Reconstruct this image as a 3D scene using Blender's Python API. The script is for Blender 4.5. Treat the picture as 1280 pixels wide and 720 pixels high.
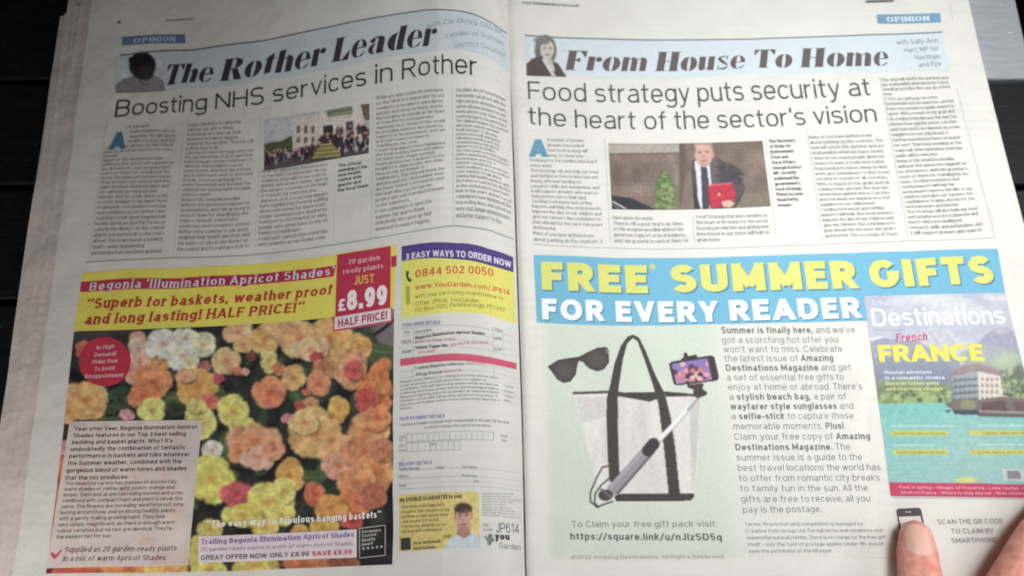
import bpy, math, random
import numpy as np
from mathutils import Vector, Matrix

random.seed(7); rng = np.random.default_rng(11)
SC = bpy.context.scene
for _o in list(SC.objects): bpy.data.objects.remove(_o)
COL = SC.collection
def srgb(c):
    c = np.asarray(c, float) / 255.0
    return np.where(c <= 0.04045, c / 12.92, ((c + 0.055) / 1.055) ** 2.4)

def inkc(c):
    """newsprint ink: a process colour greyed a little by the paper it soaks into"""
    l = srgb(c); return l * .82 + l.mean(-1, keepdims=True) * .18
# ------------------------------------------------------------------ camera
TILT = math.radians(17.0); DIST = 0.50; FPX = 1000.0; ZB = 0.014
CAM = np.array([0.0, -DIST * math.sin(TILT), DIST * math.cos(TILT) + ZB])
cam_d = bpy.data.cameras.new('camera'); cam = bpy.data.objects.new('camera', cam_d); COL.objects.link(cam)
cam.location = CAM; cam.rotation_euler = (TILT, 0, 0)
cam_d.sensor_width = 36.0; cam_d.lens = 36.0 * FPX / 1280.0
cam_d.clip_start = 0.01; cam_d.clip_end = 50
cam_d.dof.use_dof = True; cam_d.dof.focus_distance = 0.447; cam_d.dof.aperture_fstop = 7.0
SC.camera = cam
# ------------------------------------------------------------------ world and lamps
w = bpy.data.worlds.new('World'); SC.world = w; w.use_nodes = True
bg = w.node_tree.nodes['Background']; bg.inputs[0].default_value = (1.0, 0.80, 0.72, 1); bg.inputs[1].default_value = 0.006
def area(name, loc, target, size, energy, col, spread=180):
    l = bpy.data.lights.new(name, 'AREA'); l.shape = 'RECTANGLE'; l.size, l.size_y = size; l.energy = energy; l.color = col
    l.spread = math.radians(spread)
    o = bpy.data.objects.new(name, l); COL.objects.link(o); o.location = loc
    o.rotation_euler = (Vector(target) - Vector(loc)).to_track_quat('-Z', 'Y').to_euler(); return o
area('overhead_upper', (0.38, 0.16, 0.95), (0.22, 0.17, 0), (0.4, 0.4), 0.375, (0.97, 1.0, 1.0), 50)  # added overhead lamp, fitted to brighten the upper right page
area('overhead_lower', (0.42, -0.10, 0.95), (0.20, -0.12, 0), (0.4, 0.4), 0.29, (0.99, 1.0, 0.99), 50)  # second added overhead lamp, for the lower right page
area('overhead_mid', (0.30, 0.10, 1.10), (0.16, 0.06, 0), (0.3, 0.3), 0.32, (0.99, 1.0, 0.985), 36)  # added to lift the middle of the right page; no known fixture
area('side_window', (0.85, 0.0, 0.38), (0.1, -0.05, 0), (0.5, 0.3), 2.1, (1.0, 0.985, 0.97))
area('reader_side_fill', (0.12, -0.80, 0.50), (0.12, -0.10, 0), (0.5, 0.35), 0.55, (1.0, 0.97, 0.95), 90)  # added fill behind the camera, lifts the bottom of the spread
area('room_fill', (-0.3, -0.6, 0.3), (-0.3, -0.25, 0), (0.3, 0.2), 0.42, (1.0, 0.95, 0.92), 60)  # added fill for the lower left page
SC.view_settings.view_transform = 'Standard'; SC.view_settings.look = 'None'
SC.view_settings.exposure = 0.07; SC.view_settings.gamma = 1.0
SC.render.engine = 'CYCLES'; SC.cycles.use_denoising = True; SC.cycles.max_bounces = 5
SC.cycles.pixel_filter_type = 'BLACKMAN_HARRIS'; SC.cycles.filter_width = 1.9

# ------------------------------------------------------------------ materials
def new_mat(name):
    m = bpy.data.materials.new(name); m.use_nodes = True; nt = m.node_tree
    return m, nt, nt.nodes['Principled BSDF'], nt.links
def noise(nt, scale, detail=4, rough=0.55, vec=None):
    n = nt.nodes.new('ShaderNodeTexNoise'); n.inputs['Scale'].default_value = scale; n.inputs['Detail'].default_value = detail
    n.inputs['Roughness'].default_value = rough
    if vec is None:
        g = nt.nodes.new('ShaderNodeNewGeometry'); vec = g.outputs['Position']
    nt.links.new(vec, n.inputs['Vector']); return n
def ramp(nt, fac, stops):
    r = nt.nodes.new('ShaderNodeValToRGB'); nt.links.new(fac, r.inputs[0])
    e = r.color_ramp.elements
    while len(e) < len(stops): e.new(0.5)
    for k, (p, c) in enumerate(stops): e[k].position = p; e[k].color = (*c, 1)
    return r.outputs[0]
def mix(nt, a, b, fac, mode='MULTIPLY'):
    m = nt.nodes.new('ShaderNodeMix'); m.data_type = 'RGBA'; m.blend_type = mode
    for sock, v in ((m.inputs[6], a), (m.inputs[7], b), (m.inputs[0], fac)):
        if hasattr(v, 'links'): nt.links.new(v, sock)
        else: sock.default_value = v if isinstance(v, float) else (*v, 1)
    return m.outputs[2]
def ramp_fac(nt, fac, a, b):
    r = nt.nodes.new('ShaderNodeMapRange'); r.inputs[1].default_value = a; r.inputs[2].default_value = b; nt.links.new(fac, r.inputs[0]); return r.outputs[0]
def paper_bump(nt, bs, k=1.0):
    n1 = noise(nt, 21, 4, .5); n2 = noise(nt, 900, 2)
    b1 = nt.nodes.new('ShaderNodeBump'); b1.inputs['Strength'].default_value = 0.35 * k; b1.inputs['Distance'].default_value = 0.0085
    nt.links.new(n1.outputs['Fac'], b1.inputs['Height'])
    b2 = nt.nodes.new('ShaderNodeBump'); b2.inputs['Strength'].default_value = 0.25; b2.inputs['Distance'].default_value = 0.00008
    nt.links.new(n2.outputs['Fac'], b2.inputs['Height']); nt.links.new(b1.outputs[0], b2.inputs['Normal'])
    nt.links.new(b2.outputs[0], bs.inputs['Normal'])
def paper_mat(name, rgb, k=1.0):
    m, nt, bs, lk = new_mat(name)
    c = srgb(rgb)
    n = noise(nt, 45, 5)
    col = ramp(nt, n.outputs['Fac'], [(0.3, tuple(c * 0.955)), (0.7, tuple(c * 1.02))])
    f = noise(nt, 2200, 2)                                    # newsprint fibre
    col = mix(nt, col, ramp(nt, f.outputs['Fac'], [(0.3, (0.93, 0.93, 0.925)), (0.7, (1, 1, 1))]), 1.0)
    wv = nt.nodes.new('ShaderNodeTexWave'); wv.bands_direction = 'Y'; wv.inputs['Scale'].default_value = 52; wv.inputs['Distortion'].default_value = .6; g = nt.nodes.new('ShaderNodeNewGeometry'); lk.new(g.outputs['Position'], wv.inputs['Vector'])
    mp = nt.nodes.new('ShaderNodeMapping'); mp.inputs['Scale'].default_value = (1, 3, 1); lk.new(g.outputs['Position'], mp.inputs['Vector']); blk = noise(nt, 16, 3, .6, mp.outputs[0])
    st = nt.nodes.new('ShaderNodeMath'); st.operation = 'MULTIPLY'; lk.new(wv.outputs['Fac'], st.inputs[0]); lk.new(ramp_fac(nt, blk.outputs['Fac'], .46, .62), st.inputs[1])
    col = mix(nt, col, ramp(nt, st.outputs[0], [(0.0, (1, 1, 1)), (1.0, (0.955, 0.96, 0.965))]), 1.0)          # print showing through from the back
    lk.new(col, bs.inputs['Base Color']); bs.inputs['Roughness'].default_value = 0.62
    bs.inputs['Specular IOR Level'].default_value = 0.22
    paper_bump(nt, bs, k); return m
M_PAPER = paper_mat('newsprint', (228, 227, 221))
M_SHEET = paper_mat('newsprint_under', (220, 210, 203), 1.6)
def ink_mat():
    m, nt, bs, lk = new_mat('printing_ink')
    a = nt.nodes.new('ShaderNodeVertexColor'); a.layer_name = 'ink'
    f = noise(nt, 1500, 3)
    col = mix(nt, a.outputs['Color'], ramp(nt, f.outputs['Fac'], [(0.3, (0.88, 0.88, 0.88)), (0.7, (1.06, 1.06, 1.06))]), 1.0)
    lk.new(col, bs.inputs['Base Color']); bs.inputs['Roughness'].default_value = 0.6
    bs.inputs['Specular IOR Level'].default_value = 0.2
    paper_bump(nt, bs); return m
M_INK = ink_mat()

# ------------------------------------------------------------------ helpers for objects
def empty(name, loc, label=None, cat=None):
    o = bpy.data.objects.new(name, None); COL.objects.link(o); o.location = loc; o.empty_display_size = 0.02
    if label: o['label'] = label; o['category'] = cat
    return o
def mesh_obj(name, V, F, mat, parent=None, col=None, smooth=True):
    """V (n,3), F (m,k) equal-sided faces"""
    V = np.asarray(V, np.float32); F = np.asarray(F, np.int32)
    me = bpy.data.meshes.new(name); k = F.shape[1]
    me.vertices.add(len(V)); me.vertices.foreach_set('co', V.ravel())
    me.loops.add(F.size); me.loops.foreach_set('vertex_index', F.ravel())
    me.polygons.add(len(F)); me.polygons.foreach_set('loop_start', np.arange(0, F.size, k, dtype=np.int32))
    me.polygons.foreach_set('use_smooth', np.full(len(F), smooth))
    me.update(calc_edges=True)
    if col is not None:
        a = me.color_attributes.new('ink', 'FLOAT_COLOR', 'POINT')
        c = np.ones((len(V), 4), np.float32); c[:, :3] = col; a.data.foreach_set('color', c.ravel())
    me.materials.append(mat)
    o = bpy.data.objects.new(name, me); COL.objects.link(o)
    if parent is not None: o.parent = getattr(parent, 'o', parent)
    return o
cT, sT = math.cos(TILT), math.sin(TILT)
def unproject(px, py, z):
    """the point at height z that is seen at pixel (px, py) of the 1280-wide photograph"""
    x = (np.asarray(px, float) - 640) / FPX; y = -(np.asarray(py, float) - 360) / FPX
    d = np.stack([x, y * cT + sT, y * sT - cT], -1)
    t = (z - CAM[2]) / d[..., 2]
    return CAM + d * t[..., None]

# ------------------------------------------------------------------ page surfaces (thin-plate spline through measured places)
def tps_k(A, B):
    r2 = ((A[:, None, :] - B[None]) ** 2).sum(-1); return 0.5 * r2 * np.log(r2 + 1e-12)
class TPS:
    def __init__(s, P, Q, lam=0.3):
        s.P = P / 100.0; n = len(P); K = tps_k(s.P, s.P) + lam * 1e-3 * np.eye(n); Z = np.hstack([np.ones((n, 1)), s.P])
        A = np.block([[K, Z], [Z.T, np.zeros((3, 3))]]); s.W = np.linalg.solve(A, np.vstack([Q, np.zeros((3, 2))]))
    def __call__(s, X):
        X = np.asarray(X, float) / 100.0; out = np.empty_like(X)
        for i in range(0, len(X), 20000):
            x = X[i:i + 20000]; out[i:i + 20000] = np.hstack([tps_k(x, s.P), np.ones((len(x), 1)), x]) @ s.W
        return out
def line_interp(pts, t, axis):
    """polyline extended linearly at both ends; axis 0: y of x, axis 1: x of y"""
    p = np.array(sorted(pts, key=lambda q: q[axis]), float); a = p[:, axis]; b = p[:, 1 - axis]
    if t < a[0]: return b[0] + (t - a[0]) * (b[1] - b[0]) / (a[1] - a[0])
    if t > a[-1]: return b[-1] + (t - a[-1]) * (b[-1] - b[-2]) / (a[-1] - a[-2])
    return float(np.interp(t, a, b))
class Surface:
    def __init__(s, rows, cols, zf):
        P, Q = [], []
        for v, rp in rows:
            for u, cp in cols:
                y = v
                for _ in range(12): x = line_interp(cp, y, 1); y = line_interp(rp, x, 0)
                P.append((u, v)); Q.append((x, y))
        P, Q = np.array(P, float), np.array(Q, float)
        s.f = TPS(P, Q); s.g = TPS(Q, P); s.zf = zf
    def inv(s, p):
        p = np.atleast_2d(np.asarray(p, float)); g0 = s.g(p); uv = g0.copy()
        for _ in range(4): uv = uv + g0 - s.g(s.f(uv))
        return uv
    def world(s, uv, lift=0.0):
        px = s.f(uv); return unproject(px[:, 0], px[:, 1], s.zf(uv[:, 0], uv[:, 1]) + lift)
def vline(u, slope, extra=0): return [(u + slope * (y - 330), y) for y in (-100, 800)]
# left page: bulges up towards the fold and dives into it
L_rows = [(-40, [(0, 20), (150, 5), (320, -8), (470, -30), (560, -42), (600, -36), (636, -16)]),
 (18, [(0, 78), (60, 74), (150, 69), (210, 68), (250, 61), (320, 53), (400, 36), (470, 22), (520, 14), (560, 12), (600, 20), (634, 42)]),
 (74, [(0, 128), (145, 116), (205, 113), (320, 102), (400, 88), (470, 74), (530, 64), (575, 61), (605, 69), (636, 90)]),
 (102, [(0, 162), (142, 147), (285, 138), (345, 130), (455, 111), (500, 103), (560, 97), (595, 97), (636, 122)]),
 (190, [(0, 232), (130, 222), (330, 214), (461, 192), (500, 188), (560, 180), (600, 182), (638, 200)]),
 (294, [(0, 336), (115, 327), (220, 322), (330, 318), (430, 305), (500, 293), (560, 283), (600, 285), (643, 301)]),
 (305, [(0, 348), (103, 341), (200, 337), (320, 331), (420, 320), (495, 307), (560, 301), (600, 305), (643, 320)]),
 (384, [(0, 422), (93, 414), (240, 409), (340, 404), (417, 397), (492, 386), (560, 381), (600, 383), (645, 400)]),
 (449, [(0, 478), (90, 474), (300, 462), (420, 455), (500, 449), (570, 443), (600, 445), (645, 456)]),
 (525, [(0, 541), (87, 538), (250, 532), (400, 529), (500, 524), (560, 520), (610, 521), (650, 528)]),
 (612, [(0, 622), (70, 620), (250, 616), (400, 614), (500, 610), (560, 606), (610, 606), (653, 612)]),
 (705, [(-20, 722), (58, 720), (150, 719), (270, 716), (490, 705), (560, 700), (610, 700), (655, 703)]),
 (790, [(-20, 800), (150, 800), (270, 798), (490, 790), (560, 786), (655, 787)])]
L_cols = [(22, [(83, -100), (71, 18), (44, 200), (22, 330), (5, 455), (-33, 700), (-48, 800)]),
 (70, [(130, -100), (112, 18), (95, 145), (70, 330), (57, 430), (40, 540), (15, 720), (5, 800)]),
 (113, [(172, -80), (153, 68), (136, 187), (113, 330), (99, 440), (83, 570), (62, 715), (50, 800)]),
 (218, [(252, -80), (235, 120), (218, 320), (196, 550), (182, 705), (174, 800)]),
 (320, [(337, -80), (327, 190), (320, 320), (308, 520), (296, 705), (291, 800)]),
 (400, [(410, -80), (404, 190), (400, 320), (395, 520), (390, 705), (388, 800)]),
 (465, [(468, -80), (466, 130), (464, 300), (462, 520), (459, 705), (458, 800)]),
 (505, [(509, -80), (505, 300), (500, 520), (498, 705), (497, 800)]),
 (568, [(562, -80), (565, 115), (568, 300), (572, 520), (575, 705), (577, 800)]),
 (612, [(603, -80), (607, 115), (612, 330), (618, 520), (622, 705), (625, 800)]),
 (645, [(632, -80), (636, 60), (640, 190), (645, 340), (651, 520), (655, 700), (658, 800)])]
def zL(U, V):
    t = np.clip((U - 110) / 440.0, 0, 1); top = np.clip((420 - V) / 400, -.6, 1)
    r = 0.0070 + (0.036 + .004 * top) * (0.55 * t ** 1.25 + 0.45 * t * t * (3 - 2 * t)) + 0.003 * np.clip((U - 22) / 90, -.3, 1)
    r = r - 0.0215 * np.exp(-np.clip(646 - U, 0, None) / 19.0)
    return r + 0.0005 * np.sin(U / 47.0 + V / 90.0) + 0.0006 * np.sin(V / 61.0 - U / 130.0)
SL = Surface(L_rows, L_cols, zL)
# right page: nearly flat
R_rows = [(-40, [(640, -46), (760, -40), (900, -40), (1100, -46), (1230, -50)]),
 (48, [(640, 43), (656, 44), (700, 47), (800, 50), (870, 50), (940, 49), (1100, 43), (1178, 40), (1230, 38)]),
 (94, [(640, 92), (658, 94), (720, 97), (850, 97), (940, 93), (1090, 91), (1188, 89), (1240, 87)]),
 (125.5, [(640, 122), (661, 123.5), (730, 127), (800, 129), (890, 127), (1000, 124), (1088, 119.5), (1190, 116), (1245, 114)]),
 (159, [(640, 153), (661, 155), (730, 160), (790, 162), (880, 161), (960, 158.5), (1095, 152), (1195, 149), (1250, 147)]),
 (235, [(640, 229), (662, 230), (765, 236), (860, 237), (960, 234), (1110, 229), (1215, 225), (1270, 223)]),
 (308, [(640, 303), (665, 304), (800, 311), (880, 310), (965, 307.5), (1100, 302), (1240, 297), (1290, 296)]),
 (319, [(640, 317), (667, 318.5), (750, 322), (850, 323), (970, 319), (1100, 315), (1247, 311), (1300, 310)]),
 (404, [(640, 402), (671, 403), (760, 407), (850, 406), (960, 404), (1080, 401), (1262, 397), (1330, 396)]),
 (500, [(650, 499), (760, 501), (912, 500), (1060, 499), (1280, 497), (1350, 497)]),
 (617, [(655, 615), (800, 617), (925, 617), (1113, 617), (1280, 619), (1380, 620)]),
 (700, [(655, 698), (712, 698), (905, 699), (1100, 699), (1280, 700), (1400, 701)]),
 (790, [(655, 788), (905, 790), (1280, 791), (1400, 792)])]
R_cols = [(648, [(632, -80), (637, 60), (643, 190), (648, 340), (654, 520), (658, 700), (661, 800)]),
 (667, [(650, -80), (656, 44), (661, 155), (667, 330), (675, 520), (683, 700), (687, 800)]),
 (765, [(744, -80), (757, 120), (765, 300), (778, 520), (789, 700), (795, 800)]),
 (870, [(838, -80), (856, 130), (870, 300), (889, 520), (905, 700), (913, 800)]),
 (968, [(917, -80), (948, 150), (968, 300), (996, 520), (1018, 700), (1030, 800)]),
 (1062, [(1000, -80), (1037, 150), (1062, 320), (1071, 370), (1096, 540), (1118, 700), (1131, 800)]),
 (1137, [(1067, -80), (1103, 110), (1137, 300), (1172, 500), (1207, 700), (1224, 800)]),
 (1243, [(1155, -80), (1176, 16), (1188, 90), (1243, 297), (1256, 366), (1293, 520), (1332, 700), (1354, 800)]),
 (1286, [(1190, -80), (1209, 0), (1227, 80), (1264, 226), (1286, 310), (1340, 520), (1386, 700), (1411, 800)])]
def zR(U, V):
    r = 0.0150 + 0.0080 * np.exp(-np.clip(U - 648, 0, None) / 90.0) - 0.0030 * np.exp(-np.clip(U - 647, 0, None) / 5.0)
    r = r + 0.0006 * np.sin(U / 75.0 + 0.8) * np.clip((450 - V) / 400, 0.1, 1) + 0.0004 * np.sin(V / 70.0 + U / 160.0)
    return r - 0.0035 * np.clip((U - 1200) / 86, 0, 1.2) ** 2
SR = Surface(R_rows, R_cols, zR)

# ------------------------------------------------------------------ stroke type
ARC = 8
def arc(cx, cy, rx, ry, a0, a1, sq=2.3, n=None):
    n = n or max(3, int(round(ARC * abs(a1 - a0) / 180.0)))
    t = np.radians(np.linspace(a0, a1, n + 1)); c, s = np.cos(t), np.sin(t); e = 2.0 / sq
    return [(cx + rx * np.sign(a) * abs(a) ** e, cy + ry * np.sign(b) * abs(b) ** e) for a, b in zip(c, s)]
def make_glyphs(w, sq=2.3):
    h = w / 2; xh = 0.74; X = xh - h; b = h; C = 1 - h; D = -0.27 + h; g = {}
    A = lambda *a: arc(*a, sq=sq)
    def ell(x0, x1, y0, y1): return A((x0 + x1) / 2, (y0 + y1) / 2, (x1 - x0) / 2, (y1 - y0) / 2, 90, 450)
    def arch(x0, x1, y1=0.0, top=X, start=None):       # from stem top right over and down
        r = (x1 - x0) / 2; return A(x0 + r, top - min(r, .3), r, min(r, .3), 175, 0) + [(x1, y1)]
    W = .60
    g['a'] = (.57, [A(.30, X - .17, .25 - h, .17, 155, 0) + [(.57 - h, 0)], [(.57 - h, .44)] + A(.27, .22, .27 - h, .22 - h, 90, 270) + A(.27, .30, .30 - h, .30 - h, 270, 350)])
    g['b'] = (W, [[(h, 0), (h, 1)], ell(h, W - h, b, X)]); g['d'] = (W, [[(W - h, 0), (W - h, 1)], ell(h, W - h, b, X)])
    g['p'] = (W, [[(h, -.27), (h, xh)], ell(h, W - h, b, X)]); g['q'] = (W, [[(W - h, -.27), (W - h, xh)], ell(h, W - h, b, X)])
    g['c'] = (.55, [A(.30, xh / 2, .30 - h, xh / 2 - h, 38, 322)])
    g['e'] = (.60, [[(h, xh / 2 - .01), (.60 - h, xh / 2 - .01)] + A(.30, xh / 2, .30 - h, xh / 2 - h, 5, 325)])
    g['f'] = (.36, [A(.16 + .17, C - .16, .17, .16, 90, 180) + [(.16, 0)], [(0, xh - .06), (.36, xh - .06)]])
    g['g'] = (W, [[(W - h, xh)] + [(W - h, .05)] + A(W / 2, D + .20, W / 2 - h, .20, 0, -155), ell(h, W - h, b + .05, X)])
    g['h'] = (.57, [[(h, 0), (h, 1)], arch(h, .57 - h)]); g['n'] = (.57, [[(h, 0), (h, xh)], arch(h, .57 - h)])
    g['i'] = (w, [[(h, 0), (h, xh)], [(h, .86), (h, 1)]]); g['l'] = (w, [[(h, 0), (h, 1)]])
    g['j'] = (.2, [[(.2 - h, xh), (.2 - h, -.1)] + A(.02, -.1, .18 - h, .17 - h, 0, -85), [(.2 - h, .86), (.2 - h, 1)]])
    g['k'] = (.55, [[(h, 0), (h, 1)], [(.53 - h, xh), (h, .25)], [(.2, .4), (.55 - h, 0)]])
    g['m'] = (.92, [[(h, 0), (h, xh)], arch(h, .46), arch(.46, .92 - h)])
    g['o'] = (.62, [ell(h, .62 - h, b, X)])
    g['r'] = (.37, [[(h, 0), (h, xh)], A(h + .30, X - .28, .30, .28, 178, 92)])
    S = lambda W, T, m: A(W / 2, T - h - (T - h - m) / 2, W / 2 - h, (T - h - m) / 2, 28, 270)[:-1] + [(W / 2, m)] + A(W / 2, (m + h) / 2, W / 2 - h, (m - h) / 2, 90, -152)[1:]
    g['s'] = (.53, [S(.53, xh, .38)])
    g['t'] = (.37, [[(.16, .94), (.16, .2)] + A(.33, .17, .17, .17 - h, 180, 270), [(0, xh - .06), (.37, xh - .06)]])
    g['u'] = (.57, [[(h, xh), (h, .3)] + A(.285, .3, .285 - h, .3 - h, 180, 355), [(.57 - h, 0), (.57 - h, xh)]])
    g['v'] = (.55, [[(h, xh), (.275, h * .6), (.55 - h, xh)]]); g['w'] = (.84, [[(h, xh), (.24, h * .6), (.42, xh - h * .4), (.60, h * .6), (.84 - h, xh)]])
    g['x'] = (.53, [[(h, 0), (.53 - h, xh)], [(h, xh), (.53 - h, 0)]]); g['y'] = (.55, [[(h, xh), (.285, .05)], [(.55 - h, xh), (.24, -.14)] + [(.15, D), (.03, D)]])
    g['z'] = (.50, [[(.02, X), (.50 - h, X), (h, b), (.5, b)]])
    g['A'] = (.76, [[(h * .8, 0), (.38, 1 - h * .5), (.76 - h * .8, 0)], [(.16, .31), (.60, .31)]])
    g['B'] = (.68, [[(h, b), (h, C)], [(h, C), (.36, C)] + A(.38, C - (C - .53) / 2, .27 - h, (C - .53) / 2, 85, -90) + [(h, .53)], [(.36, .53)] + A(.39, (.53 + b) / 2, .29 - h, (.53 - b) / 2, 88, -90) + [(h, b)]])
    g['C'] = (.76, [A(.40, .5, .40 - h, .5 - h, 42, 318)])
    g['D'] = (.74, [[(h, b), (h, C), (.34, C)] + A(.36, .5, .38 - h, .5 - h, 88, -88) + [(.34, b), (h, b)]])
    g['E'] = (.58, [[(.58, C), (h, C), (h, b), (.58, b)], [(h, .52), (.54, .52)]]); g['F'] = (.56, [[(h, 0), (h, C), (.56, C)], [(h, .5), (.52, .5)]])
    g['G'] = (.80, [A(.40, .5, .40 - h, .5 - h, 42, 345) + [(.80 - h, .46), (.48, .46)]])
    g['H'] = (.72, [[(h, 0), (h, 1)], [(.72 - h, 0), (.72 - h, 1)], [(h, .52), (.72 - h, .52)]]); g['I'] = (w, [[(h, 0), (h, 1)]])
    g['J'] = (.5, [[(.5 - h, 1), (.5 - h, .28)] + A(.25, .28, .25 - h, .28 - h, 0, -170)])
    g['K'] = (.70, [[(h, 0), (h, 1)], [(.66 - h, 1), (h, .36)], [(.26, .53), (.70 - h, 0)]]); g['L'] = (.54, [[(h, 1), (h, b), (.54, b)]])
    g['M'] = (.86, [[(h, 0), (h, C), (.43, .22), (.86 - h, C), (.86 - h, 0)]]); g['N'] = (.74, [[(h, 0), (h, C - .01), (.74 - h, b + .01), (.74 - h, 1)]])
    g['O'] = (.82, [ell(h, .82 - h, b, C)]); g['Q'] = (.82, [ell(h, .82 - h, b, C), [(.48, .26), (.80, -.02)]])
    g['P'] = (.64, [[(h, 0), (h, C), (.34, C)] + A(.36, C - (C - .45) / 2, .28 - h, (C - .45) / 2, 88, -88) + [(h, .45)]])
    g['R'] = (.68, [[(h, 0), (h, C), (.36, C)] + A(.38, C - (C - .48) / 2, .28 - h, (C - .48) / 2, 88, -88) + [(h, .48)], [(.34, .48), (.68 - h, 0)]])
    g['S'] = (.66, [S(.66, 1, .515)]); g['T'] = (.66, [[(.33, 0), (.33, 1)], [(0, C), (.66, C)]])
    g['U'] = (.70, [[(h, 1), (h, .33)] + A(.35, .33, .35 - h, .33 - h, 180, 360) + [(.70 - h, 1)]])
    g['V'] = (.74, [[(h, 1), (.37, h * .6), (.74 - h, 1)]]); g['W'] = (1.06, [[(h, 1), (.29, h * .6), (.53, 1 - h * .4), (.77, h * .6), (1.06 - h, 1)]])
    g['X'] = (.68, [[(h, 0), (.68 - h, 1)], [(h, 1), (.68 - h, 0)]]); g['Y'] = (.68, [[(.34, 0), (.34, .42)], [(h, 1), (.34, .40), (.68 - h, 1)]])
    g['Z'] = (.62, [[(.02, C), (.62 - h, C), (h, b), (.62, b)]])
    g['0'] = (.60, [ell(h, .60 - h, b, C)]); g['1'] = (.36, [[(.03, .76), (.34 - h, C), (.34 - h, 0)]])
    g['2'] = (.57, [A(.28, .71, .27 - h, .29 - h, 168, -20) + [(h, b), (.57, b)]])
    g['3'] = (.57, [A(.28, .74, .26 - h, .26 - h, 160, -80) + A(.28, .28, .285 - h, .28 - h, 82, -160)])
    g['4'] = (.62, [[(.44, 0), (.44, 1 - .02), (h, .28), (.62, .28)]]); g['5'] = (.57, [[(.52, C), (.12, C), (.08, .50)] + A(.28, .32, .285 - h, .32 - h, 125, -155)])
    g['6'] = (.60, [A(.31, .5, .30 - h, .5 - h, 50, 180) + [(h, .32)], ell(h, .60 - h, b, .64)]); g['7'] = (.54, [[(.02, C), (.54 - h, C), (.18, 0)]])
    g['8'] = (.60, [ell(h + .03, .57 - h, .53, C), ell(h, .60 - h, b, .53)]); g['9'] = (.60, [A(.29, .5, .30 - h, .5 - h, 230, 360) + [(.60 - h, .68)], ell(h, .60 - h, .36, C)])
    d = max(w, .1)
    g['.'] = (d, [[(d / 2, 0), (d / 2, d * 1.1)]]); g[','] = (d, [[(d / 2, d), (d * .1, -.13)]]); g[':'] = (d, [[(d / 2, 0), (d / 2, d)], [(d / 2, .5), (d / 2, .5 + d)]])
    g["'"] = (d, [[(d * .6, 1), (d * .4, .72)]]); g['"'] = (d * 2.6, [[(d * .6, 1), (d * .4, .72)], [(d * 2.2, 1), (d * 2.0, .72)]])
    g['!'] = (d, [[(d / 2, .28), (d / 2, 1)], [(d / 2, 0), (d / 2, d)]]); g['?'] = (.5, [A(.25, .75, .25 - h, .25 - h, 160, -40) + [(.25, .42), (.25, .27)], [(.25, 0), (.25, d)]])
    g['-'] = (.36, [[(0, .36), (.36, .36)]]); g['/'] = (.42, [[(0, -.1), (.42, 1.05)]]); g['('] = (.26, [A(.40, .42, .32, .6, 130, 230)]); g[')'] = (.26, [A(-.14, .42, .32, .6, 50, -50)])
    g['*'] = (.34, [[(.17, .64), (.17, 1)], [(.02, .73), (.32, .91)], [(.02, .91), (.32, .73)]])
    g['£'] = (.62, [A(.36, .74, .19, .26 - h, 25, 180) + [(.17, b), ], [(0, b), (.62, b)], [(0, .47), (.46, .47)]])
    g['©'] = (.9, [ell(.02, .88, .06, .94), A(.45, .5, .2, .22, 45, 315)]); g['&'] = (.7, [[(.68, 0), (.2, .72)] + A(.30, .82, .15, .18 - h, 200, -30) + [(.1, .35)] + A(.28, .24, .28 - h, .24 - h, 150, 370)])
    return g
def clamp_y(ch): 
    return (-.27 if ch in 'gjpqy,/(Q)' else 0.0), (1.0 if (ch.isupper() or ch.isdigit() or ch in 'bdfhijklt!?\'"*£©&/()') else .74)
def ribbon(path, w, lo, hi, serif, contrast):
    """a stroke of the pen; sharp corners are separate strokes that run into each other"""
    q = np.array(path, float); q = q[np.r_[True, np.abs(np.diff(q, axis=0)).sum(1) > 1e-5]]; d = np.diff(q, axis=0); d /= np.linalg.norm(d, axis=1)[:, None]
    cuts = [i + 1 for i in range(len(d) - 1) if d[i] @ d[i + 1] < .25]
    if not cuts: return stroke(q, w, lo, hi, serif, contrast)
    out = []; hw = w / 2
    for a, b in zip([0] + cuts, cuts + [len(q) - 1]):
        g = q[a:b + 1].copy()
        if a: v = g[0] - g[1]; g[0] = g[0] + v / np.linalg.norm(v) * hw * (1.0 if abs(v[0]) * abs(v[1]) < 1e-3 else (.7 if w < .2 else .35))
        if b < len(q) - 1: v = g[-1] - g[-2]; g[-1] = g[-1] + v / np.linalg.norm(v) * hw * (1.0 if abs(v[0]) * abs(v[1]) < 1e-3 else (.7 if w < .2 else .35))
        out += [(v, f) for v, f in stroke(g, w, lo, hi, serif, contrast, a == 0, b == len(q) - 1)]
    return out
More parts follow.
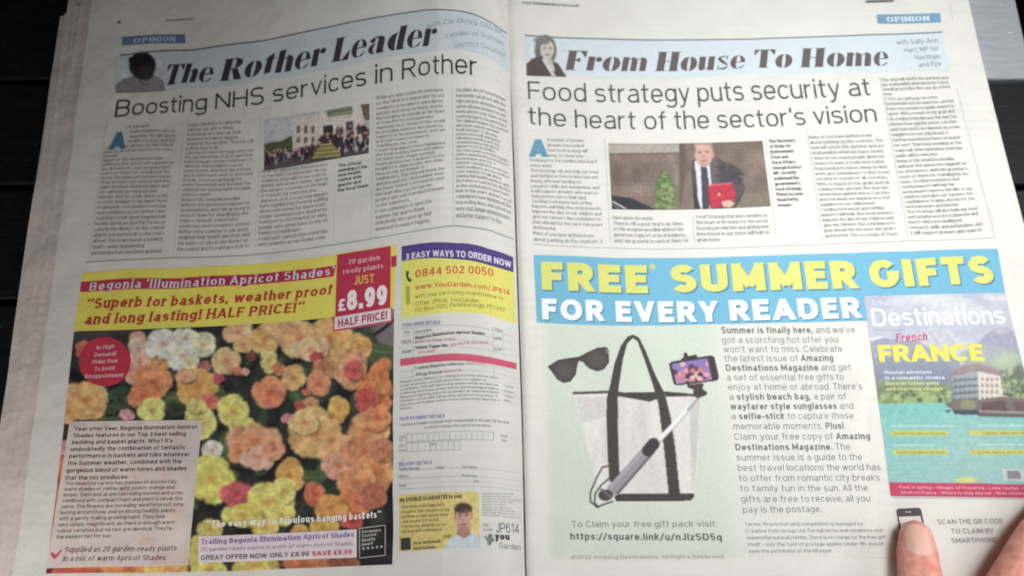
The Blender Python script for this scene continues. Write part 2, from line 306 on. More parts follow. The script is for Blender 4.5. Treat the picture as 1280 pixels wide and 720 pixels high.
def stroke(path, w, lo, hi, serif, contrast, free0=True, free1=True):
    p = np.array(path, float); keep = np.r_[True, np.abs(np.diff(p, axis=0)).sum(1) > 1e-5]; p = p[keep]
    closed = np.abs(p[0] - p[-1]).sum() < 1e-4
    d = np.diff(p, axis=0); d /= np.linalg.norm(d, axis=1)[:, None] + 1e-9
    hw = w / 2; quads = []
    if not closed:                                            # run slanted ends on so that they can be cut level
        for e, s_, dd in [x for x, k in zip(((0, -1, d[0]), (-1, 1, d[-1])), (free0, free1)) if k]:
            if abs(dd[1]) > .35 and (abs(p[e][1] - lo) < .02 or abs(p[e][1] - hi) < .02 or p[e][1] in (0.0, .74, 1.0)):
                if abs(dd[0]) > .05: p[e] = p[e] + s_ * dd * hw * .8
    n = np.stack([-d[:, 1], d[:, 0]], 1)
    if closed: nn = np.vstack([(n[0] + n[-1]) , n[:-1] + n[1:], (n[0] + n[-1])])
    else: nn = np.vstack([n[:1] * 2, n[:-1] + n[1:], n[-1:] * 2])
    L2 = (nn ** 2).sum(1)[:, None]; nn = nn * 2 / np.maximum(L2, .9)
    th = np.full((len(p), 1), hw)
    if contrast:                                              # thin where the pen runs level
        nx = np.abs(nn[:, :1]) / (np.linalg.norm(nn, axis=1)[:, None] + 1e-9); th = hw * ((1 - contrast) + contrast * nx)
    a, b_ = p + nn * th, p - nn * th
    a[:, 1] = np.clip(a[:, 1], lo, hi); b_[:, 1] = np.clip(b_[:, 1], lo, hi)
    V = np.empty((2 * len(p), 2)); V[0::2] = a; V[1::2] = b_
    F = [(2 * i, 2 * i + 1, 2 * i + 3, 2 * i + 2) for i in range(len(p) - 1)]
    out = [(V, F)]
    if serif and not closed:
        for e, dd in [x for x, k in zip(((0, d[0]), (-1, d[-1])), (free0, free1)) if k]:
            if abs(dd[1]) > .75:
                y = p[e][1]; s = .075; t = .06 if w > .14 else .05
                if abs(y - lo) < .04 or abs(y - 0) < .01: y0, y1 = (max(y, lo) if abs(y) > .01 else 0), (max(y, lo) if abs(y) > .01 else 0) + t
                elif abs(y - hi) < .04 or abs(y - .74) < .01: y0, y1 = y - t, y
                else: continue
                x = p[e][0]; out.append((np.array([(x - hw - s, y0), (x + hw + s, y0), (x + hw + s, y1), (x - hw - s, y1)]), [(0, 1, 2, 3)]))
    return out
class Face:
    def __init__(s, w=.12, serif=False, sq=2.3, contrast=0.0, shear=0.0, arcn=8, track=.16):
        global ARC
        ARC = arcn; s.w = w; s.serif = serif; s.g = make_glyphs(w, sq); s.c = contrast; s.shear = shear; s.track = track; s.cache = {}
    def glyph(s, ch):
        if ch in s.cache: return s.cache[ch]
        ch0 = ch; ch = {'’': "'", '‘': "'", '“': '"', '”': '"', '–': '-', ';': ','}.get(ch, ch)
        W, st = s.g[ch] if ch in s.g else s.g['o']; lo, hi = clamp_y(ch)
        if ch in ',/': lo = -.3
        V, F, Z = [], [], []; n = 0
        for k, path in enumerate(st):
            for m, (v, f) in enumerate(ribbon(path, s.w, lo, hi, s.serif, s.c)):
                V.append(v); F += [tuple(i + n for i in q) for q in f]; Z += [k * 1.0 + m * .25] * len(v); n += len(v)
        r = (np.vstack(V), np.array(F), np.array(Z), W); s.cache[ch0] = r; return r
    def adv(s, ch):
        if ch == ' ': return .27 + s.track * .3
        return s.glyph(ch)[3] + s.track
    def width(s, t): return sum(s.adv(c) for c in t)
    def layout(s, text, x0=0.0):
        """verts (in cap heights), quads, tiny z order"""
        V, F, Z = [], [], []; n = 0; x = x0
        for c in text:
            if c != ' ':
                v, f, z, W = s.glyph(c); v = v + (x, 0); V.append(v); F.append(f + n); Z.append(z); n += len(v)
            x += s.adv(c)
        if not V: return np.zeros((0, 2)), np.zeros((0, 4), int), np.zeros(0), x
        V = np.vstack(V); V[:, 0] += V[:, 1] * s.shear
        return V, np.vstack(F), np.concatenate(Z), x
LIGHT = Face(.095, track=.12); REG = Face(.135, track=.13); MED = Face(.16, track=.13); BOLD = Face(.20, sq=2.2, track=.12); HEAVY = Face(.245, sq=2.1, track=.10, arcn=10)
BODY = Face(.115, serif=True, contrast=.35, arcn=4, track=.12); BODYB = Face(.17, arcn=4, track=.12)
SANS_S = Face(.125, arcn=4, track=.12); SANS_SB = Face(.19, arcn=4, track=.12)
SERB = Face(.20, serif=True, contrast=.30, shear=.12, sq=2.1, track=.15); SERR = Face(.15, serif=True, contrast=.4, arcn=5, track=.2)
HEAVYI = Face(.20, shear=.1, arcn=5)
# fat-face italic drawn letter by letter
class FatFace(Face):
    def __init__(s, shear=.2):
        s.shear = shear; s.track = .075; s.cache = {}
        R = lambda x0, y0, x1, y1: [(x0, y0), (x1, y0), (x1, y1), (x0, y1)]
        def cres(cx, cy, a, ai, b, a0=90, a1=270, n=12):
            t = np.radians(np.linspace(a0, a1, n + 1)); o = [(cx + a * math.cos(q), cy + b * math.sin(q)) for q in t]; i = [(cx + ai * math.cos(q), cy + b * .97 * math.sin(q)) for q in t]
            return [[o[k], o[k + 1], i[k + 1], i[k]] for k in range(n)]
        def dot(cx, cy, r): return [[(cx, cy)] + [(cx + r * math.cos(q), cy + r * math.sin(q)) for q in (k * math.pi / 5, k * math.pi / 5 + math.pi / 10, (k + 1) * math.pi / 5)] for k in range(10)]
        def hump(x0, x1, top, y0=0.0):                         # stem with a rounded right shoulder
            r = (x1 - x0) * .8; return [R(x0, y0, x1, top - r)] + [[(x0, top - r), (x1, top - r), (x0 + (x1 - x0) * math.cos(q1) if 0 else x0 + (x1 - x0) * (math.cos(q0)), top - r + r * math.sin(q0)), (x0 + (x1 - x0) * math.cos(q1), top - r + r * math.sin(q1))] for q0, q1 in [(math.radians(a), math.radians(a + 22.5)) for a in (0, 22.5, 45, 67.5)]]
        hl = .035; xh = .72
        g = {}
        g['T'] = (.86, [R(.28, 0, .58, 1), R(0, .955, .88, 1), [(0, .97), (.0, .70), (.03, .70), (.20, .97)], [(.66, .97), (.85, .70), (.88, .70), (.88, .97)], R(.20, 0, .66, hl)])
        g['h'] = (.72, [R(.02, 0, .29, 1), R(.42, 0, .69, .5), *hump(.42, .69, xh, .45), R(.29, .58, .42, .62)])
        g['n'] = (.72, [R(.02, 0, .29, xh), *hump(.42, .69, xh), R(.29, .58, .42, .62)])
        g['e'] = (.64, [*cres(.33, xh / 2, .33, .09, xh / 2 + .01), *cres(.33, xh / 2, .31, .12, xh / 2, 0, 90, 6), R(.24, .345, .62, .385), [(.33, 0), (.5, .03), (.62, .16), (.58, .18)]])
        g['o'] = (.70, [*cres(.33, xh / 2, .33, .05, xh / 2 + .01), *cres(.38, xh / 2, .33, .05, xh / 2 + .01, 90, -90)])
        g['R'] = (.92, [R(.05, 0, .36, 1), *cres(.44, .75, .38, .10, .25, 90, -90), R(.36, .965, .46, 1), R(.36, .5, .46, .535), [(.42, .49), (.66, .49), (.92, 0), (.60, 0)], R(0, 0, .42, hl), R(0, .965, .40, 1)])
        g['t'] = (.46, [R(.08, .06, .35, .80), [(.08, .80), (.35, .80), (.35, .97)], R(0, xh - .04, .46, xh), [(.08, .07), (.16, 0), (.30, 0), (.45, .14), (.35, .10)]])
        g['L'] = (.76, [R(.06, 0, .37, 1), R(0, 0, .74, .045), [(.46, .03), (.74, .03), (.76, .36), (.72, .36)], R(0, .965, .45, 1)])
        g['a'] = (.68, [R(.36, .0, .63, .5), *hump(.36, .63, xh, .45), *cres(.34, .21, .33, .12, .22), *dot(.15, .55, .10), [(.12, .62), (.24, .70), (.45, .70), (.42, .66)], [(.63, 0), (.70, .06), (.63, .06)]])
        g['d'] = (.72, [R(.40, 0, .67, 1), *cres(.36, xh / 2, .35, .05, xh / 2 + .01), [(.67, 0), (.74, .05), (.67, .06)]])
        g['r'] = (.56, [R(.02, 0, .29, xh), *dot(.45, .58, .125), [(.29, .52), (.32, .52), (.45, .70), (.42, .70)]])
        g['F'] = (.78, [R(.06, 0, .37, 1), R(0, .955, .76, 1), [(.52, .97), (.74, .68), (.78, .68), (.78, .97)], [(.37, .50), (.56, .40), (.56, .66), (.37, .54)], R(0, 0, .46, hl)])
        g['m'] = (1.06, [R(.02, 0, .27, xh), *hump(.38, .63, xh), *hump(.76, 1.02, xh), R(.27, .60, .38, .64), R(.63, .60, .76, .64)])
        g['H'] = (.98, [R(.05, 0, .37, 1), R(.60, 0, .92, 1), R(.37, .49, .60, .53), R(0, 0, .42, hl), R(.55, 0, .97, hl), R(0, .965, .42, 1), R(.55, .965, .97, 1)])
        g['u'] = (.72, [R(.02, .12, .29, xh), [(.02, .12), (.10, 0), (.24, 0), (.29, .12)], R(.42, 0, .69, xh), R(.29, .08, .42, .12)])
        g['s'] = (.54, [[(.02, .60), (.12, .44), (.52, .16), (.44, .34)], [(.02, .60), (.44, .34), (.25, .52), (.12, .70)], [(.12, .70), (.20, .64), (.42, .70), (.30, .73)], [(.12, .03), (.30, -.01), (.46, .03), (.52, .16)], [(.12, .03), (.52, .16), (.38, .10), (.16, .08)], R(.42, .52, .47, .73), R(.06, 0, .11, .22)])
        for k, (W, polys) in g.items():
            V, F, Z = [], [], []; n = 0
            for j, q in enumerate(polys):
                q = list(q); V += q; F.append((n, n + 1, n + 2, n + (3 if len(q) == 4 else 2))); Z += [j * .25] * len(q); n += len(q)
            s.cache[k] = (np.array(V, float), np.array(F), np.array(Z), W)
FAT = FatFace()

# ------------------------------------------------------------------ printing on a page
LAY = 0.00012
def flatten(S, uv, quads, z, cols, name, page, lift, max_edge=6.0):
    """quads in page coordinates -> split large ones -> world mesh"""
    F = np.asarray(quads, int); T = np.vstack([F[:, [0, 1, 2]], F[:, [0, 2, 3]]])
    T = T[(T[:, 0] != T[:, 1]) & (T[:, 1] != T[:, 2]) & (T[:, 2] != T[:, 0])]
    for _ in range(26):
        P = uv[T]; e = np.linalg.norm(P - np.roll(P, -1, 1), axis=2)
        mu = P[:, :, 0].max(1); lim = np.where(mu > 596, 2.0, np.where(mu > 560, 3.5, max_edge)) if S is SL else np.full(len(T), max_edge * 1.3)
        big = e.max(1) > lim
        if not big.any(): break
        B = T[big]; k = e[big].argmax(1); r = np.arange(len(B)); a, b, c = B[r, k], B[r, (k + 1) % 3], B[r, (k + 2) % 3]
        ed = np.sort(np.stack([a, b], 1), 1); uq, invq = np.unique(ed, axis=0, return_inverse=True); invq = invq.ravel()
        mid = len(uv) + invq
        uv = np.vstack([uv, (uv[uq[:, 0]] + uv[uq[:, 1]]) / 2]); z = np.r_[z, (z[uq[:, 0]] + z[uq[:, 1]]) / 2]
        cols = np.vstack([cols, (cols[uq[:, 0]] + cols[uq[:, 1]]) / 2])
        T = np.vstack([T[~big], np.stack([a, mid, c], 1), np.stack([mid, b, c], 1)])
    W = S.world(uv, LAY * lift + z * 4e-6)
    nz = np.cross(W[T[:, 1]] - W[T[:, 0]], W[T[:, 2]] - W[T[:, 0]])
    fl = nz[:, 2] < 0; T[fl] = T[fl][:, ::-1]
    T = T[np.linalg.norm(nz, axis=1) > 1e-14]
    return mesh_obj(name, W, T, M_INK, page, cols)
def text(page, name, runs, p0, p1, cap, color, lift=3, face=REG, cap1=None):
    """runs: a string or [(string, face)...]; p0, p1 the ends of its baseline, cap the letter height, all in photo pixels"""
    S = page.S; runs = [(runs, face)] if isinstance(runs, str) else runs
    V, F, Z = [], [], []; n = 0; x = 0.0
    for t, f in runs:
        v, q, z, x = f.layout(t, x)
        if len(v): V.append(v); F.append(q + n); Z.append(z); n += len(v)
        tr = f.track
    V = np.vstack(V); V[:, 0] *= 1.0 / (x - tr)
    cap1 = cap1 or cap
    a, b, at, bt = S.inv([p0, p1, (p0[0], p0[1] - cap), (p1[0], p1[1] - cap1)])
    s = V[:, :1]; up = (a[1] - at[1]) * (1 - s) + (b[1] - bt[1]) * s
    uv = a + (b - a) * s; uv[:, 1] -= V[:, 1] * up[:, 0]
    # the slant of italics is already in V (kept in cap heights, so rescale it)
    flatc = np.tile(inkc(color), (len(uv), 1))
    return flatten(S, uv, np.vstack(F), np.concatenate(Z), flatc, name, page, lift)
def wrap(t, face, width):
    out, line = [], ''
    for wd in t.split():
        if line and face.width(line + ' ' + wd) > width: out.append(line); line = wd
        else: line = (line + ' ' + wd).strip()
    return out + [line]
def column(page, name, quad, n, paras, color=(105, 105, 108), face=BODY, chars=33, capk=.64, first=None, indent=1.2, lift=3, shortlast=False):
    """n justified-left lines of running text in a quad (TL, TR, BR, BL of first cap line .. last baseline)"""
    S = page.S; TL, TR, BR, BL = S.inv(quad); width = face.width('n' * chars) * .93
    lines = []
    for pi, p in enumerate(paras):
        ls = wrap(('\u00a0\u00a0' if pi else '') + p, face, width); lines += ls
    while len(lines) < n: lines += wrap('\u00a0\u00a0' + paras[len(lines) % len(paras)], face, width)
    lines = lines[:n]
    V, F, Z = [], [], []; m = 0
    for i, ln in enumerate(lines):
        x0 = 0.0
        if ln.startswith('\u00a0'): x0 = indent; ln = ln.lstrip('\u00a0')
        if first and i < first[0]: x0 = width * first[1]; ln = ln[:int(len(ln) * (1 - first[1]))].rsplit(' ', 1)[0]
        v, q, z, xe = face.layout(ln, x0)
        if not len(v): continue
        fit = min(1.0, width / max(xe, 1e-6))
        t = (i + .85) / n; A = TL + (BL - TL) * t; B = TR + (BR - TR) * t; cap = (BL[1] - TL[1]) / n * capk
        jf = width * rng.uniform(.965, 1.0) if .87 * width < xe else xe; fit = jf / xe; s = v[:, :1] / width * fit; uv = A + (B - A) * s; uv[:, 1] -= v[:, 1] * cap
        V.append(uv); F.append(q + m); Z.append(z); m += len(v)
    V = np.vstack(V); c = np.tile(inkc(color), (len(V), 1)) * (1 + rng.normal(0, .05, (len(V), 1)))
    return flatten(S, V, np.vstack(F), np.concatenate(Z), c, name, page, lift)
def quad(page, name, q, color, lift=1):
    S = page.S; uv = S.inv(q); c = np.tile(inkc(color), (4, 1))
    return flatten(S, uv, [(0, 1, 2, 3)], np.zeros(4), c, name, page, lift)
def poly(page, name, pts, color, lift=1):
    """fan-free polygon by ear clipping"""
    from mathutils.geometry import tessellate_polygon
    uv = page.S.inv(pts); T = tessellate_polygon([[Vector((p[0], p[1], 0)) for p in uv]])
    return flatten(page.S, uv, [(a, b, c, c) for a, b, c in T], np.zeros(len(uv)), np.tile(inkc(color), (len(uv), 1)), name, page, lift)
def rules(page, name, segs, color, lift=2, joined=False):
    """thin printed rules, one object each; segs: [(points, width)]"""
    if len(segs) > 1 and not joined:
        for sg_ in segs: rules(page, name, [sg_], color, lift)
        return
    V, F = [], []
    for pts, wd in segs:
        uv = page.S.inv(pts); P = [uv[0]]
        for a, b in zip(uv[:-1], uv[1:]):
            k = max(1, int(np.linalg.norm(b - a) / 6)); P += [a + (b - a) * (j + 1) / k for j in range(k)]
        P = np.array(P); d = np.gradient(P, axis=0) if len(P) > 1 else P; d /= np.linalg.norm(d, axis=1)[:, None]; nrm = np.stack([-d[:, 1], d[:, 0]], 1) * wd / 2
        n = len(V)
        for a, b in zip(P + nrm, P - nrm): V += [a, b]
        F += [(n + 2 * i, n + 2 * i + 1, n + 2 * i + 3, n + 2 * i + 2) for i in range(len(P) - 1)]
    V = np.array(V); z = np.repeat(np.arange(len(V) // 2) % 3 * 0.0, 2); z = np.r_[z, np.zeros(len(V) - len(z))]
    return flatten(page.S, V, F, z, np.tile(inkc(color), (len(V), 1)), name, page, lift)
class Pic:
    """a printed picture: a fine mesh on the page whose ink colours are painted in photo pixels"""
    def __init__(s, page, q, base, step=.9, mask=None):
        s.page = page; S = page.S; TL, TR, BR, BL = S.inv(q); nx = int(np.linalg.norm(TR - TL) / step) + 2; ny = int(np.linalg.norm(BL - TL) / step) + 2
        u, v = np.meshgrid(np.linspace(0, 1, nx), np.linspace(0, 1, ny)); u = u.ravel()[:, None]; v = v.ravel()[:, None]
        s.uv = (TL * (1 - u) + TR * u) * (1 - v) + (BL * (1 - u) + BR * u) * v
        p = S.f(s.uv); s.X, s.Y = p[:, 0], p[:, 1]; s.nx, s.ny = nx, ny
        s.c = np.tile(np.array(base, float), (nx * ny, 1)); s.m = np.ones(nx * ny, bool)
    def put(s, a, col):
        a = np.asarray(a, float)
        if a.ndim == 1: a = a[:, None]
        s.c = s.c * (1 - a) + np.asarray(col, float) * a
    def ellm(s, cx, cy, rx, ry, soft=.12, rot=0):
        dx, dy = s.X - cx, s.Y - cy; c, t = math.cos(math.radians(rot)), math.sin(math.radians(rot)); r = np.hypot((dx * c + dy * t) / rx, (-dx * t + dy * c) / ry)
        return np.clip((1 - r) / soft + .5, 0, 1)
    def ell(s, cx, cy, rx, ry, col, soft=.12, rot=0, al=1): s.put(s.ellm(cx, cy, rx, ry, soft, rot) * al, col)
    def polym(s, pts):
        x, y = s.X, s.Y; ins = np.zeros(len(x), bool); P = pts; n = len(P)
        for i in range(n):
            (x0, y0), (x1, y1) = P[i], P[(i + 1) % n]
            if y0 == y1: continue
            c = ((y0 > y) != (y1 > y)) & (x < (x1 - x0) * (y - y0) / (y1 - y0) + x0); ins ^= c
        return ins.astype(float)
    def poly(s, pts, col, al=1): s.put(s.polym(pts) * al, col)
    def line(s, pts, wd, col, al=1):
        m = np.zeros(len(s.X))
        for (x0, y0), (x1, y1) in zip(pts[:-1], pts[1:]):
            dx, dy = x1 - x0, y1 - y0; t = np.clip(((s.X - x0) * dx + (s.Y - y0) * dy) / (dx * dx + dy * dy + 1e-9), 0, 1)
            m = np.maximum(m, np.clip(wd / 2 + .5 - np.hypot(s.X - x0 - t * dx, s.Y - y0 - t * dy), 0, 1))
        s.put(m * al, col)
    def mottle(s, sc, amp, seed=0):
        r = np.random.default_rng(seed); g = r.normal(0, 1, (64, 64)); x = (s.X / sc) % 63; y = (s.Y / sc) % 63; i, j = x.astype(int), y.astype(int); fx, fy = x - i, y - j
        fx = fx * fx * (3 - 2 * fx); fy = fy * fy * (3 - 2 * fy)
        n = (g[j, i] * (1 - fx) + g[j, i + 1] * fx) * (1 - fy) + (g[j + 1, i] * (1 - fx) + g[j + 1, i + 1] * fx) * fy
        s.c = s.c * (1 + amp * n[:, None]); return n
    def soften(s, n=1):
        c = s.c.reshape(s.ny, s.nx, 3)
        for _ in range(n):
            p = np.pad(c, ((1, 1), (1, 1), (0, 0)), 'edge'); c = (p[:-2] + 2 * p[1:-1] + p[2:]) / 4; c = (c[:, :-2] + 2 * c[:, 1:-1] + c[:, 2:]) / 4
        s.c = c.reshape(-1, 3)
    def build(s, name, lift=1, keep=None, soft=1):
        s.soften(soft)
        idx = np.arange(s.nx * s.ny).reshape(s.ny, s.nx); F = np.stack([idx[:-1, :-1], idx[:-1, 1:], idx[1:, 1:], idx[1:, :-1]], -1).reshape(-1, 4)
        if keep is not None: F = F[keep[F].all(1)]
        W = s.page.S.world(s.uv, LAY * lift); nz = np.cross(W[F[0, 1]] - W[F[0, 0]], W[F[0, 3]] - W[F[0, 0]])[2]
        if nz < 0: F = F[:, ::-1]
        return mesh_obj(name, W, F, M_INK, s.page, inkc(np.clip(s.c, 0, 255)))

# ------------------------------------------------------------------ table
def beveled_box(x0, x1, y0, y1, z0, z1, bv=0.0015, segs=24):
    prof = [(y0, z0), (y0, z1 - bv), (y0 + bv * .3, z1 - bv * .3), (y0 + bv, z1), (y1 - bv, z1), (y1 - bv * .3, z1 - bv * .3), (y1, z1 - bv), (y1, z0)]
    V, F = [], []; n = len(prof)
    for i in range(segs + 1):
        x = x0 + (x1 - x0) * i / segs
        for (y, z) in prof: V.append((x, y + random.uniform(-.0001, .0001), z))
    for i in range(segs):
        for j in range(n):
            a, b = i * n + j, i * n + (j + 1) % n; F.append((a, a + n, b + n, b))
    F += [(0, 1, 2, 3), (0, 3, 4, 7), (4, 5, 6, 7)]; e = segs * n
    F += [(e + 3, e + 2, e + 1, e), (e + 7, e + 4, e + 3, e), (e + 7, e + 6, e + 5, e + 4)]
    return V, F
def wood_mat(name, dark, light, rough, scratch):
    m, nt, bs, lk = new_mat(name)
    g = nt.nodes.new('ShaderNodeNewGeometry'); mp = nt.nodes.new('ShaderNodeMapping'); mp.inputs['Scale'].default_value = (1, 9, 4); lk.new(g.outputs['Position'], mp.inputs['Vector'])
    n = noise(nt, 40, 8, .65, mp.outputs[0]); s = noise(nt, 70, 6, .7)
    col = ramp(nt, n.outputs['Fac'], [(0.35, dark), (0.75, light)])
    col = mix(nt, col, scratch, ramp_fac(nt, s.outputs['Fac'], .62, .70), 'MIX')
    v = noise(nt, 260, 2, .5)
    col = mix(nt, col, tuple(min(1, x * 3 + .05) for x in light), ramp_fac(nt, v.outputs['Fac'], .72, .76), 'MIX')
    lk.new(col, bs.inputs['Base Color'])
    r = nt.nodes.new('ShaderNodeMapRange'); r.inputs[3].default_value = rough - .12; r.inputs[4].default_value = rough + .2; lk.new(s.outputs['Fac'], r.inputs[0]); lk.new(r.outputs[0], bs.inputs['Roughness'])
    b = nt.nodes.new('ShaderNodeBump'); b.inputs['Strength'].default_value = .5; b.inputs['Distance'].default_value = .0006; lk.new(n.outputs['Fac'], b.inputs['Height']); lk.new(b.outputs[0], bs.inputs['Normal'])
    return m
M_BLACK = wood_mat('black_stained_wood', (.003, .003, .0035), (.012, .012, .014), .50, (.035, .035, .04)); M_BLACK.node_tree.nodes['Principled BSDF'].inputs['Specular IOR Level'].default_value = .3
M_SHEEN = wood_mat('sheen_grey_wood', (.30, .33, .36), (.40, .43, .47), .55, (.36, .36, .40))  # reflected sheen of a black slat, put into the base colour
M_FLOOR = wood_mat('dark_floor', (.010, .009, .009), (.02, .018, .017), .8, (.02, .02, .02))
floor = mesh_obj('floor', [(-3, -3, -.74), (3, -3, -.74), (3, 3, -.74), (-3, 3, -.74)], [(0, 1, 2, 3)], M_FLOOR); floor['kind'] = 'structure'
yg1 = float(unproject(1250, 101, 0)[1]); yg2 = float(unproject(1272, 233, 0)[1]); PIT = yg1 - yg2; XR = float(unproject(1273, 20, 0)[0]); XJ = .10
table = empty('slatted_table', (0, 0, -.74), 'black slatted wooden table with the sheen on one slat coloured in grey, under the open newspaper', 'table')
def plank(x0, x1, yb, mat, label=None, w_=PIT - .0042):
    V, F = beveled_box(x0, x1, yb, yb + w_, -.022, random.uniform(-.0004, 0))
    o = mesh_obj('plank', V, F, mat, None, smooth=False); o.parent = table; o.location = (0, 0, .74)
    if label: o['label'] = label
for k in range(-6, 5):
    yb = yg1 + .0021 + k * PIT
    if k == 0:
        plank(-.62, XJ - .001, yb, M_BLACK); plank(XJ + .001, XR, yb, M_SHEEN, 'slat with its sheen coloured in pale grey and a darker front edge')  # right end coloured pale for its sheen; joint hidden under the newspaper
    else: plank(-.62, .62 if k < 0 else XR, yb, M_BLACK)
for x in (-.5, .30):                                                    # cross rails and legs below the slats
    V, F = beveled_box(-.35, .35, -.025, .025, -.06, -.0225, segs=2); V = [(x - b, a, c) for a, b, c in V]
    o = mesh_obj('rail', V, F, M_BLACK, table, smooth=False); o.location = (0, 0, .74)
    for y in (-.3, .3):
        V, F = beveled_box(x - .024, x + .024, y - .024, y + .024, -.74, -.061, segs=2)
        o = mesh_obj('leg', V, F, M_BLACK, table, smooth=False); o.location = (0, 0, .74)

# ------------------------------------------------------------------ newspaper: sheets
paper_root = empty('newspaper', (0, 0, 0), 'open tabloid newspaper spread on a black slatted table, two opinion pages with colour adverts', 'newspaper')
class Page: pass
def sheet(name, S, u0, u1, v0, v1, mat, dz, du=3.0, wob=None, wobr=None, fine=None):
    us = list(np.arange(u0, u1, du)) + [u1]
    if fine: us = list(np.arange(u0, fine - 100, du)) + list(np.arange(fine - 100, fine, 1.6)) + list(np.arange(fine, u1, .8)) + [u1]
    us = np.array(us); vs = np.linspace(v0, v1, int((v1 - v0) / 3.5) + 2)
    U, V = np.meshgrid(us, vs); t = (U - u0) / (u1 - u0)
    if wob is not None: U = U + (1 - t) ** 12 * wob(V)
    if wobr is not None: U = U + t ** 30 * wobr(V)
    uv = np.stack([U.ravel(), V.ravel()], 1); W = S.world(uv)
    W[:, 2] += dz(U, V).ravel() if callable(dz) else dz
    ny, nx = U.shape; idx = np.arange(nx * ny).reshape(ny, nx); F = np.stack([idx[:-1, :-1], idx[1:, :-1], idx[1:, 1:], idx[:-1, 1:]], -1).reshape(-1, 4)
    return mesh_obj(name, W, F, mat, paper_root), W.reshape(ny, nx, 3)
def edge_noise(seed, amp):
    r = np.random.default_rng(seed); ph = r.uniform(0, 6, 4)
    return lambda V: amp * (np.sin(V / 170 + ph[0]) + .5 * np.sin(V / 70 + ph[1]) + .2 * np.sin(V / 24 + ph[2]))
LP = Page(); LP.S = SL; LP.o, _ = sheet('page', SL, 70, 645.8, -74, 790, M_PAPER, 0.0, wob=edge_noise(1, 1.2), fine=600)
RP = Page(); RP.S = SR; RP.o, _ = sheet('page', SR, 647.6, 1286, 19, 790, M_PAPER, 0.0, wobr=edge_noise(2, .8))
LP.o['label'] = 'page headed The Rother Leader with a begonia advert'; RP.o['label'] = 'page headed From House To Home with a summer gifts advert'
def cockle(seed, base, amp):
    r = np.random.default_rng(seed); p = r.uniform(0, 6, 3)
    return lambda U, V: base + amp * (np.sin(V / 60 + p[0]) + .6 * np.sin(V / 27 + p[1] + U / 15) - 1.6) * np.clip((140 - U) / 90, 0, 1)
LU = []
for k, (u, v0, a) in enumerate([(63, -72, 3.0), (52, -56, 2.2), (44, -46, 2.6), (36, -66, 2.0), (29, -40, 1.5), (23, -38, 1.0)]):
    S_ = Page(); S_.S = SL; S_.o, last = sheet('under_sheet', SL, u, 642, v0, 792, M_SHEET, cockle(k, -.00065 * (k + 1), .00022), wob=edge_noise(10 + k, a)); LU.append(S_)
RU = []
for k, (u, v0, a) in enumerate([(1287.5, -60, .8), (1289, -66, .8), (1286, -70, .8)]):
    S_ = Page(); S_.S = SR; S_.o, lastr = sheet('under_sheet', SR, 647.3, u, v0, 792, M_SHEET if k else M_PAPER, -.0005 * (k + 1), wobr=edge_noise(30 + k, a)); RU.append(S_)
def stack(Wt, name):
    """the folded sheets lower down, closed to the table"""
    ny, nx, _ = Wt.shape; s = 4; T = Wt[::s, ::s].copy(); T = np.concatenate([T, Wt[::s, -1:]], 1); ny, nx, _ = T.shape
    T[..., 2] -= .0006; T[..., 2] = np.maximum(T[..., 2], .0006); T[:, 0, 0] += .0016; B = T.copy(); B[..., 2] = .0002
    V = np.vstack([T.reshape(-1, 3), B.reshape(-1, 3)]); n = nx * ny; idx = np.arange(n).reshape(ny, nx)
    F = list(np.stack([idx[:-1, :-1], idx[1:, :-1], idx[1:, 1:], idx[:-1, 1:]], -1).reshape(-1, 4)) + list(n + np.stack([idx[:-1, :-1], idx[:-1, 1:], idx[1:, 1:], idx[1:, :-1]], -1).reshape(-1, 4))
    loop = list(idx[0, :]) + list(idx[1:, -1]) + list(idx[-1, -2::-1]) + list(idx[-2:0:-1, 0])
    F += [(a, b, b + n, a + n) for a, b in zip(loop, loop[1:] + loop[:1])]
    mesh_obj(name, V, F, M_SHEET, paper_root, smooth=False)
stack(last, 'folded_sheets'); stack(lastr, 'folded_sheets')

# ------------------------------------------------------------------ printing, first page
INK = (74, 73, 78)
quad(LP, 'section_tag', [(153, 46), (231.5, 43), (232, 54.5), (152.5, 57)], (98, 128, 168), 1)
text(LP, 'section_name', 'OPINION', (166, 54.2), (219, 52), 6.6, (190, 205, 225), 2, Face(.22, serif=True, contrast=.5, arcn=5))
quad(LP, 'masthead_band', [(148.5, 69.5), (634, 42), (636, 90), (145, 116)], (206, 216, 224), 1)
rules(LP, 'masthead_rule', [([(150, 69), (634, 42)], 1.5)], (80, 84, 108), 2)
pc = Pic(LP, [(144.5, 64), (206, 62), (206, 113.4), (144.5, 116.5)], (206, 216, 224), .7)
pc.poly([(145, 117), (144, 106), (154, 99), (168, 95), (191, 93), (204, 100), (207, 117)], (148, 143, 146))
pc.ell(178, 82, 16.5, 17, (52, 46, 50)); pc.ell(176, 75, 15, 10, (40, 35, 40)); pc.ell(182, 91, 9, 9, (66, 58, 60), .5); pc.line([(171, 96), (180, 107)], 1.2, (105, 100, 104)); pc.mottle(5, .04)
pc.build('author_portrait', 2, keep=((pc.Y > 71) | (pc.ellm(178, 82, 16.5, 17) > .1)))
text(LP, 'masthead_title', 'The Rother Leader', (203, 107), (543, 56.5), 25.5, (66, 58, 68), 3, FAT, cap1=29)
for s_, a, b in (('with Cllr Doug Oliver,', (533, 36), (629, 45)), ('Leader of Rother', (558, 48), (630, 58)), ('District Council', (568, 60), (631, 72))):
    text(LP, 'byline', s_, a, b, 6.5, (165, 178, 196), 3, SANS_S)
text(LP, 'headline', 'Boosting NHS services in Rother', (143, 147), (597, 95.5), 21.5, (62, 60, 66), 3, LIGHT, cap1=24.5)
